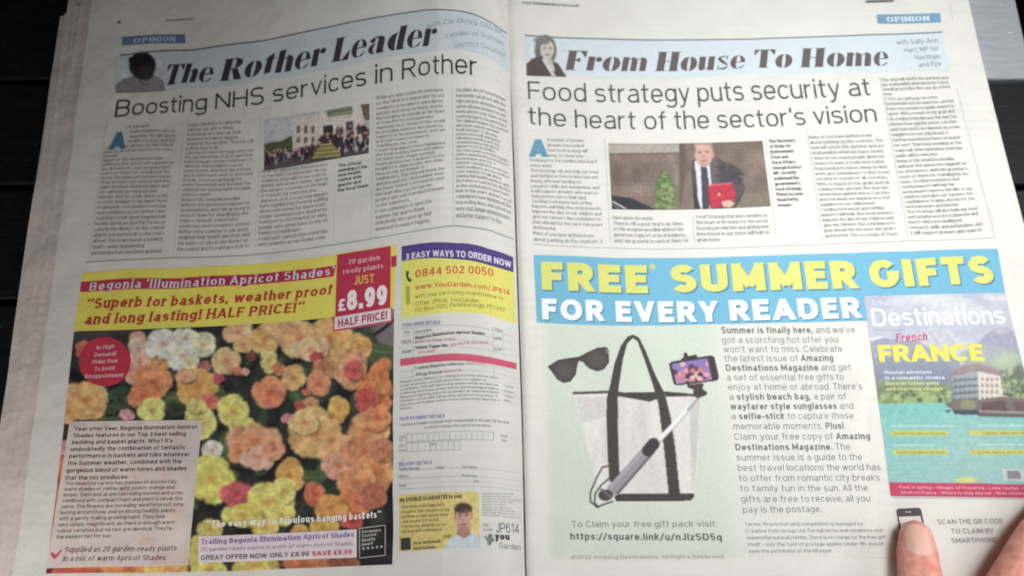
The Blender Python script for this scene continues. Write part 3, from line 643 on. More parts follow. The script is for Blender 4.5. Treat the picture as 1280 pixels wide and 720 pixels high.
text(LP, 'drop_cap', 'A', (136.5, 187), (155, 186), 21, (72, 128, 162), 3, Face(.30, serif=True, sq=2.1))
NHS = ["A fantastic consultation event has seen residents across Rother come together to talk about shaping their health services and the future of care in the district as the council and its partners look to the years ahead.",
 "While we appreciate the pressures on the NHS it is important for our residents to be able to see a doctor quickly and close to home, and for the surgery to remain at the heart of town life for everyone who depends on it.",
 "Local campaigners have highlighted the long waiting times and asked for more staff, longer opening hours and better transport to the hospital for older people, who often have to rely on friends or neighbours.",
 "The cabinet member has worked with other councils and with health partners to develop services in Bexhill and Battle, following a meeting with the commissioning group about support for local families.",
 "Our plans are for more homes that people can afford, with the right services alongside them, and we will keep pressing for new money and for a fair share of the county budget to be spent here.",
 "A number of housing sites have been brought forward over the past year and the council has agreed a proper programme of works to make sure the doctors, schools and roads are in place before people move in.",
 "The town needs a modern health centre and planning permission has now been granted. It will mean that residents can be seen sooner, and that the nurses and doctors have room to work and to train."]
FOOD = ["A number of farmers and local growers have asked me what the new food strategy will mean for the area, for those who produce our food and for the families who buy it every week.",
 "Food security is crucial for all countries. With so much of our grain and oil coming from abroad, the war has shown how quickly prices can rise and how much we depend on a few suppliers for our daily bread.",
 "The strategy will also help our food and farming sectors to innovate and invest, with new funding for research, skills and automation, and it will support growers who want to make better use of their land.",
 "The Secretary of State came down to Hastings and Rye to meet the fishing fleet and hear about the difficulties that people working in the industry face, including labour and rising energy costs.",
 "Tackling food waste and cutting imports will help the environment, improve the diet of our children and give our farmers the confidence to plan ahead for the next ten years and beyond."]
MORE = ["Last month I met the team who run the garden project and saw how much it means to the volunteers. Small grants like this one go a long way.",
 "Our officers have been working closely with the parish councils on a new plan for buses, which would link the villages with both stations.",
 "It was a pleasure to open the summer fair and to thank everybody who gave up their weekend to make it happen, whatever the weather.",
 "Many of you have written to me about parking on the seafront. The trial will end in the autumn and we shall publish what we have found.",
 "None of this would be possible without the generous support of local business, and I am grateful to each of them for standing by the town.",
 "There is still a great deal to do. Costs are going up for every household and we must be careful how each pound of public money is spent.",
 "I want to see young people given the chance to learn a trade here rather than having to move away to find work and somewhere to live.",
 "A further meeting has been arranged for next Thursday evening at the town hall, when questions from the public will be welcome."]
def rot(l, k):
    """the paragraphs that follow on from column k, in an order of their own"""
    q = (l if k < 100 else []) + MORE; r_ = random.Random(k * 17 + len(l)); sents = [x.strip() + '.' for p in q for x in p.split('.') if len(x) > 12]; r_.shuffle(sents)
    return [' '.join(sents[i:i + 2 + i % 2]) for i in range(0, len(sents) - 2, 3)]
BC = (122, 120, 124)
column(LP, 'column_text', [(134, 158), (223, 154), (203, 317), (114, 320)], 26, NHS[:1] + rot(NHS, 9), BC, chars=32, first=(4, .27))
column(LP, 'column_text', [(235, 153), (319, 148), (312, 310), (221, 315)], 26, rot(NHS, 1), BC, chars=32)
column(LP, 'column_text', [(327, 211), (412, 202), (410, 299), (322, 309)], 15, rot(NHS, 2), BC, chars=32)
column(LP, 'column_text', [(470, 119), (557, 108), (557, 276), (469, 290)], 27, rot(NHS, 3), BC, chars=32)
column(LP, 'column_text', [(570, 109), (634, 122), (641, 287), (570, 273)], 27, rot(NHS, 4), BC, chars=30)
column(LP, 'photo_caption', [(423, 204), (461, 199), (461, 234), (422, 241)], 6, ["The official opening of the new health centre with guests and the local team outside"], (60, 58, 62), BODYB, chars=13)
rules(LP, 'column_rule', [([(230, 152), (227, 190), (217, 318)], .7), ([(326, 146), (325, 190), (318, 315)], .7), ([(466, 122), (464, 298)], .7), ([(418, 205), (417, 303)], .7), ([(565, 108), (567, 280)], .8), ([(134, 150), (111, 326)], .5)], (198, 202, 204), 2)
rules(LP, 'section_rule', [([(108, 328), (642, 299)], .9)], (160, 164, 168), 2)
# photograph of the crowd
pc = Pic(LP, [(330, 150), (462, 129.5), (461, 191.5), (330, 213.5)], (196, 190, 192), .75)
pc.poly([(330, 180), (352, 176), (368, 168), (368, 200), (330, 205)], (88, 96, 72)); pc.poly([(330, 150), (372, 143), (374, 160), (352, 172), (330, 178)], (205, 203, 208))
pc.poly([(364, 149), (400, 141), (402, 178), (366, 188)], (222, 210, 200)); pc.poly([(400, 140), (452, 131), (456, 172), (402, 180)], (228, 218, 208)); pc.poly([(408, 134), (440, 129), (441, 146), (409, 149)], (150, 158, 128)); pc.line([(409, 141), (440, 136)], 1.5, (96, 100, 84)); pc.line([(409, 148), (440, 144)], 2, (238, 232, 224))
for x in (371, 380, 389): pc.poly([(x, 158), (x + 4, 157), (x + 4, 166), (x, 167)], (120, 108, 104)); pc.poly([(x, 172), (x + 4, 171), (x + 4, 178), (x, 179)], (120, 108, 104))
pc.poly([(432, 153), (441, 151), (442, 164), (433, 166)], (96, 88, 92)); pc.poly([(450, 130), (462, 128), (462, 150), (456, 150)], (120, 104, 88)); pc.poly([(404, 158), (416, 156), (417, 180), (405, 182)], (70, 60, 66))
pc.poly([(330, 205), (462, 184), (462, 192), (330, 214)], (96, 90, 92))
r = np.random.default_rng(5)
for i in range(230):
    x = r.uniform(331, 461); base = 206 - (x - 330) * .145; t = r.uniform(0, 1); y = base - 5 - t * (14 + 14 * np.clip((x - 385) / 40, 0, 1)); 
    if 396 < x < 424 and y > 182: continue
    if x < 390 and t > .75: continue
    c = [(60, 50, 58), (44, 40, 50), (120, 78, 96), (150, 148, 160), (84, 66, 66), (196, 190, 196), (96, 52, 72), (70, 74, 96)][r.integers(8)]
    pc.ell(x, y + 4, 2.2, 4.2, c, .3); pc.ell(x + .3, y - .9, 1.3, 1.6, (204, 160, 138) if r.random() < .6 else (70, 50, 46), .4)
for k in range(7): pc.poly([(401 - k * 1.7, 180 + k * 2.6), (415 + k * 2.0, 178.5 + k * 2.3), (417 + k * 2.0, 181 + k * 2.3), (400 - k * 1.8, 182.6 + k * 2.6)], [(184, 176, 104), (140, 130, 72)][k % 2])
for i in range(40): x = r.uniform(388, 430); y = 178 + r.uniform(0, 16); (pc.ell(x, y, 2, 3.6, (70, 56, 60), .4, 0, .8) if abs(x - 408) > 9 + (y - 175) * .5 else None)
pc.mottle(2.6, .04, 3); pc.build('news_photo', 2)

# begonia advert
YEL = (244, 230, 66); RED = (204, 26, 72); DRD = (196, 40, 36)
quad(LP, 'advert_band', [(103, 341), (496, 305.5), (492.5, 386), (92.5, 414.5)], YEL, 1)
quad(LP, 'advert_stripe', [(101, 352.5), (420, 331.5), (417, 345.5), (100, 365.5)], RED, 2)
quad(LP, 'advert_stripe', [(489, 320.5), (496, 319.5), (495.5, 333), (489, 334)], RED, 2)
TB = "Begonia 'Illumination Apricot Shades'"
text(LP, 'advert_title_outline', TB, (110.2, 364.4), (417.5, 343.6), 11.5, (168, 22, 66), 3, Face(.38, serif=True, contrast=.3, shear=.08, arcn=6, track=.01))
text(LP, 'advert_title', TB, (111, 364), (417, 343.3), 11, (240, 214, 228), 4.6, Face(.19, serif=True, contrast=.5, shear=.08, arcn=6, track=.20))
text(LP, 'advert_quote', '"Superb for baskets, weather proof', (107, 386.5), (414.5, 367.5), 12.5, DRD, 3, SERB)
text(LP, 'advert_quote', 'and long lasting! HALF PRICE!"', (105, 406), (379, 389.5), 12.5, DRD, 3, SERB)
# the begonia picture
pc = Pic(LP, [(92.5, 414.5), (492.5, 386), (490.5, 705.5), (57.5, 717)], (46, 43, 50), .85)
pc.put(np.clip(pc.mottle(26, 0, 1) * .8, 0, 1) * .8, (60, 78, 58)); pc.put(np.clip(pc.mottle(17, 0, 2) * .7, 0, 1) * .5, (84, 70, 76)); pc.put(np.clip(pc.mottle(12, 0, 9) * .7, 0, 1) * .6, (28, 26, 32))
pc.put(np.clip((470 - pc.Y) / 60, 0, 1) * np.clip((220 - pc.X) / 90, 0, 1) * .7, (100, 86, 88)); pc.put(np.clip((pc.X - 445) / 25, 0, 1) * np.clip((468 - pc.Y) / 30, 0, 1), (132, 118, 124))
pc.line([(452, 428), (478, 412), (495, 398)], 3.5, (40, 32, 38)); pc.line([(478, 450), (495, 441)], 3, (40, 32, 38)); pc.line([(88, 480), (74, 560), (62, 700)], 10, (92, 50, 62), .7)
pc.put(pc.ellm(70, 690, 30, 40, .5) * .9, (122, 44, 58))
fr = np.random.default_rng(21)
def petal(cx, cy, a, ln, wd, col, base, al=1.0):
    """one petal growing from (cx, cy) in direction a, lighter towards its rim"""
    sel = np.nonzero((np.abs(pc.X - cx) < ln * 1.3) & (np.abs(pc.Y - cy) < ln * 1.3))[0]
    if not len(sel): return
    dx, dy = pc.X[sel] - cx, pc.Y[sel] - cy; u = (dx * math.cos(a) + dy * math.sin(a)) / ln; v = (-dx * math.sin(a) + dy * math.cos(a)) / wd
    e = 1 + .05 * np.sin(9 * np.arctan2(v, u - .5) + a * 7); r = np.hypot((u - .52) / .52, v) / e
    m = np.clip((1 - r) / .30 + .5, 0, 1) * al; t = np.clip(u, 0, 1)[:, None] ** .8
    c = np.array(base) * (1 - t) + np.array(col) * t
    c = c * (1 + .05 * np.clip((r - .6) / .4, 0, 1)[:, None]) * (1 - .10 * np.clip(v, 0, 1)[:, None] + .05 * np.sin(v * 7 + a)[:, None] * t)
    pc.c[sel] = pc.c[sel] * (1 - m[:, None]) + c * m[:, None]
def flower(cx, cy, rx, ry, col, k=None):
    g = fr.uniform(.98, 1.06); rx *= g; ry *= g; c = np.array(col, float); c = c + (np.array([4, 20, -12]) if c[0] > 215 and 95 < c[1] < 170 and c[2] < 125 else 0); c = (c * .95 + c.mean() * .05) * .97; deep = np.array((c[0] * .90, c[1] * .66, c[2] * .56)); R_ = (rx + ry) / 2; asp = ry / rx
    pc.put(pc.ellm(cx + 1.5, cy + 2.5, rx * 1.02, ry * 1.02, .35) * .55, (34, 30, 34)); pc.put(pc.ellm(cx, cy, rx * .9, ry * .9, .25), deep * .95)
    small = R_ < 9; ph = fr.uniform(0, 6.28)
    for ring, (n, off, ln, wd) in enumerate(((5, .30, .78, .60), (4, .12, .66, .50), (3, .02, .44, .36)) if not small else ((4, .15, .85, .55), (2, 0, .5, .4))):
        for q in fr.permutation(n):
            a = ph + ring * .45 + q * 6.283 / n + fr.uniform(-.22, .22); v = fr.uniform(.93, 1.06); w_ = fr.uniform(-7, 7)
            px, py = cx + rx * off * math.cos(a), cy + ry * off * math.sin(a); L_ = math.hypot(rx * math.cos(a), ry * math.sin(a)) * ln * fr.uniform(.9, 1.08)
            rim = np.clip(np.minimum(c * v * (1.10 - .03 * ring) + 10 + w_, 248), 0, 248); base = c * (.80 + .10 * ring * 0) * v if ring == 0 else deep * .22 + c * .76
            petal(px, py, a, L_, R_ * wd, rim, base)
    if not small: pc.put(pc.ellm(cx, cy, rx * .20, ry * .18, .9) * .6, deep)
def leaf(x, y, rx, ry, rot_, col=(52, 74, 52)): pc.ell(x, y, rx, ry, col, .3, rot_); pc.ell(x, y, rx * .9, ry * .12, tuple(c * 1.3 for c in col), .8, rot_)
for i in range(90):
    leaf(fr.uniform(90, 490), fr.uniform(430, 690), fr.uniform(12, 26), fr.uniform(7, 13), fr.uniform(0, 180), [(66, 84, 60), (50, 64, 52), (84, 104, 68), (60, 60, 60)][fr.integers(4)])
for i in range(8): flower(fr.uniform(95, 485), fr.uniform(425, 700), fr.uniform(6, 12), fr.uniform(6, 11), [(214, 150, 96), (206, 112, 84), (206, 190, 104), (188, 112, 104)][fr.integers(4)])
OR, PK, YL, CR, WH, SA, AP = (242, 160, 92), (232, 128, 132), (238, 226, 104), (246, 196, 128), (242, 238, 214), (232, 128, 98), (246, 184, 104)
for a in [(108, 500, 27, 20, AP), (86, 515, 12, 14, (226, 170, 90)), (74, 600, 13, 36, (228, 96, 62)), (68, 650, 10, 22, (216, 84, 56)), (82, 560, 9, 9, (222, 150, 168)), (150, 500, 10, 16, (60, 84, 60)),
 (172, 425, 9, 12, (226, 170, 140)), (175, 452, 11, 26, (236, 190, 160)), (167, 471, 10, 10, (228, 160, 132)), (200, 455, 13, 9, (226, 140, 100)), (190, 478, 24, 18, (230, 122, 92)), (180, 495, 20, 12, (226, 110, 84)),
 (204, 430, 22, 17, WH), (232, 424, 16, 12, (236, 232, 206)), (228, 446, 19, 19, WH), (254, 431, 15, 15, (234, 230, 186)), (236, 455, 10, 10, (240, 234, 180)),
 (246, 484, 25, 22, OR), (262, 502, 11, 9, (226, 96, 92)), (232, 470, 12, 8, (236, 168, 128)), (190, 513, 17, 15, (224, 224, 112)), (220, 512, 12, 8, (60, 70, 56)), (158, 519, 11, 7, (222, 160, 172)), (140, 512, 8, 6, (72, 92, 66)),
 (298, 415, 20, 14, (242, 190, 134)), (304, 431, 12, 9, (230, 162, 122)), (331, 424, 17, 18, (238, 164, 106)), (283, 451, 18, 16, CR), (273, 473, 7, 6, (220, 80, 104)), (297, 464, 9, 5, (230, 110, 110)), (307, 465, 5, 5, (240, 180, 160)), (314, 446, 6, 6, (150, 70, 76)),
 (356, 411, 20, 13, (238, 178, 116)), (336, 451, 8, 14, (222, 206, 118)), (348, 461, 8, 8, (226, 116, 88)), (412, 424, 27, 24, (238, 156, 104)), (376, 424, 26, 22, (244, 178, 112)), (388, 437, 22, 13, (250, 200, 140)), (396, 446, 10, 5, (200, 70, 84)),
 (405, 462, 14, 12, (214, 130, 84)), (419, 463, 10, 10, (204, 140, 84)), (367, 472, 14, 15, AP), (449, 433, 13, 16, (232, 172, 84)), (439, 460, 18, 23, (236, 142, 120)), (442, 463, 10, 12, (226, 88, 84)), (398, 480, 13, 15, (236, 128, 112)), (383, 490, 7, 4, (220, 96, 92)),
 (337, 491, 20, 19, (238, 118, 100)), (468, 492, 20, 24, (224, 104, 62)), (476, 470, 8, 22, (226, 112, 72)), (458, 500, 14, 14, (210, 80, 72)), (423, 511, 12, 16, (242, 166, 84)), (374, 507, 7, 5, (206, 84, 84)), (360, 523, 10, 6, (232, 138, 160)),
 (250, 529, 19, 19, (228, 220, 116)), (292, 514, 18, 19, YL), (303, 535, 15, 12, (232, 222, 104)), (318, 552, 30, 20, (240, 146, 122)), (300, 566, 16, 12, (238, 132, 108)), (324, 572, 20, 13, (248, 180, 154)), (342, 562, 14, 12, (238, 140, 120)), (246, 508, 12, 8, (226, 214, 110)),
 (265, 563, 13, 12, (236, 228, 206)), (393, 541, 32, 30, AP), (380, 528, 18, 14, (250, 198, 120)), (264, 599, 25, 28, (242, 228, 84)), (296, 618, 19, 14, (218, 84, 96)), (362, 594, 15, 20, OR), (393, 618, 12, 15, (230, 98, 88)),
 (460, 537, 24, 20, (236, 140, 106)), (472, 522, 16, 16, (232, 118, 90)), (430, 565, 26, 20, (238, 146, 114)), (424, 582, 20, 15, (244, 164, 130)), (456, 566, 24, 22, (230, 130, 104)), (470, 590, 20, 26, (226, 130, 92)), (446, 604, 24, 20, (232, 132, 100)), (478, 562, 14, 14, (204, 124, 84)), (448, 628, 22, 14, (232, 108, 78)), (414, 634, 20, 14, (228, 140, 74)), (466, 620, 16, 16, (200, 112, 76)),
 (336, 628, 30, 22, (238, 224, 92)), (354, 614, 14, 16, (242, 230, 104)), (304, 644, 24, 12, (234, 216, 84)), (352, 644, 16, 12, (238, 224, 96)), (262, 662, 16, 12, (216, 200, 84)), (330, 660, 16, 8, (232, 206, 84)), (375, 664, 12, 8, (226, 160, 84)), (404, 660, 18, 8, (226, 164, 70)), (440, 652, 14, 8, (206, 70, 60)),
 (250, 690, 14, 20, (214, 200, 84)), (100, 714, 34, 8, (218, 92, 62)), (160, 712, 34, 9, (226, 118, 60)), (210, 712, 26, 9, (236, 168, 90)), (262, 712, 22, 12, (232, 218, 96)), (318, 707, 28, 10, (226, 206, 84)), (380, 706, 34, 6, (206, 118, 70)), (430, 702, 20, 5, (150, 86, 60))]:
    flower(*a)
pc.mottle(3.0, .03, 4); pc.mottle(9, .05, 6); pc.build('begonia_picture', 1.5, soft=2)
m_ = [(131 + 32.5 * math.cos(t), 452 + 31 * math.sin(t)) for t in np.linspace(0, 2 * math.pi, 49)[:-1]]
poly(LP, 'advert_roundel', m_, (208, 26, 66), 3)
for s_, y, wd in (('In High', 435, 22), ('Demand!', 444, 27), ('Order Now', 453, 32), ('To Avoid', 462, 25), ('Disappointment', 471, 48)):
    text(LP, 'roundel_text', s_, (131 - wd / 2 + (450 - y) * .05, y + 2), (131 + wd / 2 + (450 - y) * .05, y), 5, (238, 190, 200), 4, SANS_SB)
# price flash
quad(LP, 'price_flash', [(421.5, 318.5), (488.5, 307.5), (488, 384), (419, 396)], RED, 3)
text(LP, 'price_text', '20 garden', (435.5, 330.5), (474.5, 324.5), 6.2, (246, 205, 214), 4, SERR); text(LP, 'price_text', 'ready plants', (429, 342.5), (479, 335), 6.2, (246, 205, 214), 4, SERR)
text(LP, 'price_text', 'JUST', (442.5, 356.5), (467.5, 353), 11, (246, 190, 60), 4, BOLD); text(LP, 'price_text', '£', (423, 389), (432, 388), 15, (252, 236, 240), 4, BOLD); text(LP, 'price_text', '8.99', (433.5, 388.5), (483.5, 380.5), 25, (252, 238, 242), 4, HEAVY)
quad(LP, 'price_panel_edge', [(417, 396.5), (490, 384), (490, 403), (416.5, 414.5)], (214, 60, 96), 3); quad(LP, 'price_panel', [(418.5, 396.6), (488.5, 385), (488.5, 400.5), (418, 412)], (240, 226, 230), 4)
text(LP, 'price_text', 'HALF PRICE!', (422.5, 409.3), (484, 398.5), 10, (190, 36, 84), 5, BOLD)
# text panel over the picture
poly(LP, 'text_panel', [(87, 527), (253, 525), (235, 706), (57.5, 710.5)], (222, 210, 202), 3)
pt = Pic(LP, [(89, 529), (251, 527.5), (233.5, 704), (60, 708)], (222, 208, 202), 1.6)
pt.put(np.clip(pt.mottle(22, 0, 12) * .5, 0, 1) * .5, (190, 176, 176)); pt.put(np.clip(pt.mottle(17, 0, 14) * .6, 0, 1) * .6, (240, 222, 206)); pt.put(np.clip(pt.mottle(13, 0, 15) * .6, 0, 1) * .3, (226, 160, 140)); pt.build('text_panel', 3.4)
A1 = ["Year after Year, Begonia Illumination Apricot", "Shades features in our Top 3 best selling", "bedding and basket plants. Why? It's", "undoubtedly the combination of fantastic", "performance in baskets and tubs whatever", "the Summer weather, combined with the", "gorgeous blend of warm tones and shades", "that the mix produces."]
A2 = ["This beautiful variety has masses of wonderfully", "warm shades of yellow, gold, peach, orange and", "amber. Each and all are cascading blooms and a mix", "combined with compact habit and plant is never the", "same. The flowers are incredibly weatherproof, long", "lasting and profuse, and on strong healthy plants", "with a gently trailing growing habit. They look", "very simply magnificent, as there is enough warm", "colour variation but no two are identical. They're", "the easiest bet for sun."]
def lines_block(page, name, ls, q, color, face, cap, wref=None, lift=4, ital=0):
    S = page.S; TL, TR, BR, BL = S.inv(q); n = len(ls); wref = wref or max(face.width(l) for l in ls); V, F, Z = [], [], []; m = 0
    for i, ln in enumerate(ls):
        v, qd, z, _ = face.layout(ln); t = i / max(1, n - 1); A = TL + (BL - TL) * t; B = TR + (BR - TR) * t
        s = v[:, :1] / wref; uv = A + (B - A) * s; uv[:, 1] -= v[:, 1] * cap; V.append(uv); F.append(qd + m); Z.append(z); m += len(v)
    V = np.vstack(V); return flatten(S, V, np.vstack(F), np.concatenate(Z), np.tile(inkc(color), (len(V), 1)), name, page, lift)
lines_block(LP, 'advert_text', A1, [(93, 538.5), (247, 536), (240, 597), (81, 600)], (52, 46, 52), MED, 5.6)
lines_block(LP, 'advert_text', A2, [(81, 606.5), (232, 604), (226, 669.5), (70, 673.5)], (78, 70, 76), SANS_S, 4.4)
lines_block(LP, 'advert_text', ["Supplied as 20 garden-ready plants", "in a mix of warm Apricot Shades."], [(80, 690.5), (221, 688), (220, 699.5), (78, 701.5)], (66, 56, 62), Face(.14, serif=True, contrast=.3, shear=.2, arcn=5), 6.2)
poly(LP, 'tick_mark', [(63, 692), (66, 690), (69, 694), (76, 687), (78, 688), (69, 699), (66, 698)], (222, 60, 96), 4)
text(LP, 'advert_slogan', '"The easy way to fabulous hanging baskets"', (258, 659.5), (476, 647), 8.8, (252, 247, 240), 4, Face(.22, serif=True, contrast=.3, arcn=5))
quad(LP, 'offer_panel', [(248, 670.5), (446, 661.5), (446, 697), (248, 703)], (236, 220, 228), 3)
text(LP, 'offer_text', 'Trailing Begonia Illumination Apricot Shades', (251, 680.5), (442, 671), 6.4, (138, 98, 178), 4, Face(.2, serif=True, contrast=.3, arcn=5)); text(LP, 'offer_text', '20 garden ready plants in a mix of warm Apricot Shades', (251, 689), (441, 681.5), 4.8, (168, 138, 182), 4, SANS_S)
text(LP, 'offer_text', 'GREAT OFFER NOW ONLY £8.99', (251, 700), (386, 695), 5.8, (84, 74, 88), 4, MED); text(LP, 'offer_text', 'SAVE £9.00', (390, 695), (440, 692.5), 5.8, (214, 50, 84), 4, BOLD)
rules(LP, 'award_frame', [([(449.5, 660.5), (481.5, 656.5), (481.5, 694), (449.5, 697.5), (449.5, 660.5)], .9)], (214, 206, 206), 3)
for k, s_ in enumerate(('Gardeners', 'Trusted', 'Quality', 'Award')): text(LP, 'award_text', s_, (452, 666.5 + k * 5.4), (452 + (24, 18, 17, 14)[k], 664 + k * 5.4), 3.6, (206, 198, 198), 4, SANS_SB)
for k in range(5):
    cx, cy = 454.5 + k * 5.6, 685.6 - k * .55
    poly(LP, 'star', [(cx + (2.0 if j % 2 == 0 else .85) * math.sin(j * math.pi / 5), cy - (2.0 if j % 2 == 0 else .85) * math.cos(j * math.pi / 5)) for j in range(10)], (232, 222, 216), 4)
# order form
quad(LP, 'order_band', [(502, 308), (641.5, 321.5), (642, 340.5), (502, 326.5)], (84, 62, 142), 1)
text(LP, 'order_title', '3 EASY WAYS TO ORDER NOW', (507, 325), (639, 335), 7.6, (232, 224, 244), 2, BOLD)
quad(LP, 'order_panel', [(502, 326.5), (642, 340.5), (645, 405), (502, 398)], (240, 232, 92), 1)
poly(LP, 'telephone_icon', [(507.5, 339), (510.5, 338), (511.5, 342), (510, 344), (512, 348), (514.5, 348.5), (514, 352.5), (510.5, 352), (507.5, 346.5)], (40, 110, 50), 2)
text(LP, 'order_text', '0844 502 0050', (519, 347.5), (617, 345.5), 9.6, (226, 84, 30), 2, MED); text(LP, 'order_text', 'www.YouGarden.com/JP614', (519, 362.5), (637, 369), 6.6, (230, 96, 34), 2, MED)
text(LP, 'order_text', 'with your card using coupon below to:', (519, 373.5), (630, 376), 5.4, (150, 166, 50), 2, SANS_S); text(LP, 'order_text', 'Offer JP614, YouGarden', (519, 382.5), (599, 379), 5.4, (150, 160, 48), 2, SANS_S); text(LP, 'order_text', 'PO Box 7001, Peterborough, PE1 9YF', (519, 391), (632, 391), 5.4, (150, 156, 46), 2, SANS_S)
poly(LP, 'card_icon', [(507, 358), (512, 357.5), (513, 380), (508, 381)], (176, 186, 60), 2)
text(LP, 'form_heading', 'YOUR ORDER DETAILS:', (503, 409), (551, 405), 4.6, (140, 128, 196), 2, SANS_SB)
GR = (194, 196, 202)
rules(LP, 'form_rule', [([(502, 411.5), (641, 421)], .8), ([(502, 420.5), (642, 430)], .6), ([(502, 430), (642, 438)], .6), ([(502, 439), (643, 446)], .6), ([(517, 411), (516, 447)], .7), ([(616, 409), (617, 444)], .7), ([(628, 411), (630, 449)], .6),
 ([(501, 465.5), (616, 458), (648, 468)], .6), ([(501, 473), (616, 465), (648, 475)], .6), ([(516, 458), (515, 473)], .7), ([(617, 460), (618, 471)], .7), ([(499, 588.5), (652, 592)], .7), ([(499, 599), (652, 602)], .7), ([(499, 605.5), (652, 609)], .5), ([(499, 612), (652, 614)], .7)], GR, 2)
for s_, a, b, c, f in (('Description', (519, 417), (539, 414), (110, 110, 120), SANS_S), ('Begonia Illumination Apricot Shades', (519, 424.5), (606, 419), (70, 66, 76), BOLD), ('BASKET MIX 20 plugs  SAVE £9', (519, 429.5), (569, 426), (214, 84, 120), SANS_S), ('Yellow Tigger Mix', (519, 436.5), (560, 433.5), (70, 66, 76), BOLD), ('special offer price £6.99', (563, 432.5), (610, 430.5), (220, 96, 128), SANS_S), ('SAVE £6.00', (522, 442.5), (544, 440.5), (220, 90, 120), SANS_S), ('Qty', (505, 417.5), (512, 416.5), (110, 110, 120), SANS_S), ('510124', (502, 429.5), (514, 428), (110, 110, 130), SANS_S), ('510088', (502, 442.5), (514, 441), (110, 110, 130), SANS_S), ('Price', (619, 413.5), (627, 415), (110, 110, 120), SANS_S), ('£8.99', (618, 424.5), (627, 425.5), (90, 90, 100), SANS_S), ('£6.99', (618, 438), (627, 439), (90, 90, 100), SANS_S)):
    text(LP, 'form_text', s_, a, b, 3.8, c, 2, f)
quad(LP, 'form_band', [(500.5, 449), (645.5, 454), (646, 462), (500.5, 457.5)], (222, 76, 112), 3)
text(LP, 'form_text', 'Trailing Begonia collection', (518, 462), (580, 456.5), 3.6, (90, 92, 104), 2, MED); text(LP, 'form_text', 'SAVE £13.98', (583, 456), (607, 455.5), 3.6, (222, 90, 124), 2, SANS_S); text(LP, 'form_text', 'Plug Feed', (520, 470), (552, 466.5), 3.6, (90, 92, 104), 2, MED); text(LP, 'form_text', 'half price £3.99', (554, 466), (577, 464.5), 3.6, (222, 90, 124), 2, SANS_S)
TERMS = ["Please note delivery is charged at a flat rate for each order whatever you buy and offers are subject to availability. We will send your plants within ten days of ordering and your order will be acknowledged with a despatch date by post or by email if an address is given.", "All plants come with full growing guide and our promise. If you are not happy return them within thirty days for a refund."]
column(LP, 'small_print', [(500.5, 475), (626, 470), (625, 507), (500, 513)], 8, TERMS, (128, 130, 136), SANS_S, chars=52, capk=.55); column(LP, 'small_print', [(630, 478), (648, 482), (649, 508), (630, 502)], 4, ["Total order value with post"], (150, 150, 156), SANS_S, chars=7, capk=.45)
text(LP, 'form_heading', 'YOUR PAYMENT DETAILS', (499, 526), (556, 522), 4.4, (140, 128, 196), 2, SANS_SB); text(LP, 'form_text', 'I enclose a cheque or postal order made payable to the seller for the total', (500, 533), (636, 530), 3.4, (120, 122, 132), 2, SANS_S); text(LP, 'form_text', 'or please charge my card as shown below:', (530, 536), (614, 534), 3.4, (130, 132, 140), 2, SANS_S)
sg = []
for r0, (ya, yb, x0, x1, n_) in enumerate([(541, 551, 508, 617, 16), (552, 563, 508, 575, 9)]):
    for y in (ya, yb): sg.append(([(x0, y + 2), (x1, y - .5)], .6))
    for k in range(n_ + 1): x = x0 + (x1 - x0) * k / n_; sg.append(([(x, ya + 1.5 - 2 * k / n_), (x, yb + 1.5 - 2 * k / n_)], .9 if k % 4 == 0 else .5))
cb = rules(LP, 'card_number_boxes', sg, (178, 180, 186), 2, True); cb['kind'] = 'stuff'
for s_, a, b in (('Card', (499, 548), (506, 547.6)), ('No.', (499, 552), (504, 551.6)), ('Start', (499, 559), (506, 558.6)), ('Date', (499, 565), (506, 564.6)), ('Expiry', (537, 557), (546, 556.6)), ('Issue', (626, 546), (634, 546.6)), ('No.', (628, 552), (634, 552.6)), ('Mr/Mrs/Ms/Miss', (499, 588), (525, 587)), ('Initial', (546, 586), (555, 586)), ('Surname', (578, 585), (596, 586)), ('Address', (499, 597), (511, 596.5)), ('Postcode', (578, 596), (596, 597)), ('Email', (499, 609), (507, 608.5)), ('Tel', (592, 603), (598, 603))): text(LP, 'form_text', s_, a, b, 3.4, (128, 130, 144), 2, SANS_S)
text(LP, 'form_heading', 'DELIVERY DETAILS', (498.5, 583), (540, 580), 4.4, (140, 128, 196), 2, SANS_SB)
pc = Pic(LP, [(498.5, 619), (598.5, 615), (600.5, 685), (498.5, 690)], (228, 208, 116), .8); pc.put(np.clip((pc.X - 560) / 40, 0, 1) * .4, (238, 220, 130))
pc.poly([(556, 688), (560, 676), (570, 669), (576, 664), (588, 664), (600, 672), (601, 688)], (206, 218, 226)); pc.poly([(571, 664), (580, 672), (588, 664)], (176, 190, 200))
pc.poly([(572, 655), (586, 654), (588, 668), (580, 673), (571, 668)], (186, 132, 110)); pc.ell(579, 646, 10, 15.5, (214, 162, 140), .15); pc.ell(579, 635, 10.5, 6.5, (84, 64, 56), .3); pc.poly([(568.7, 635), (589.5, 634), (589.8, 644), (587.8, 639), (583, 637.5), (575, 637.5), (570.5, 640), (568.8, 645)], (84, 64, 56)); pc.ell(569, 647, 1.6, 3, (198, 144, 124), .3); pc.ell(589, 646, 1.6, 3, (198, 144, 124), .3)
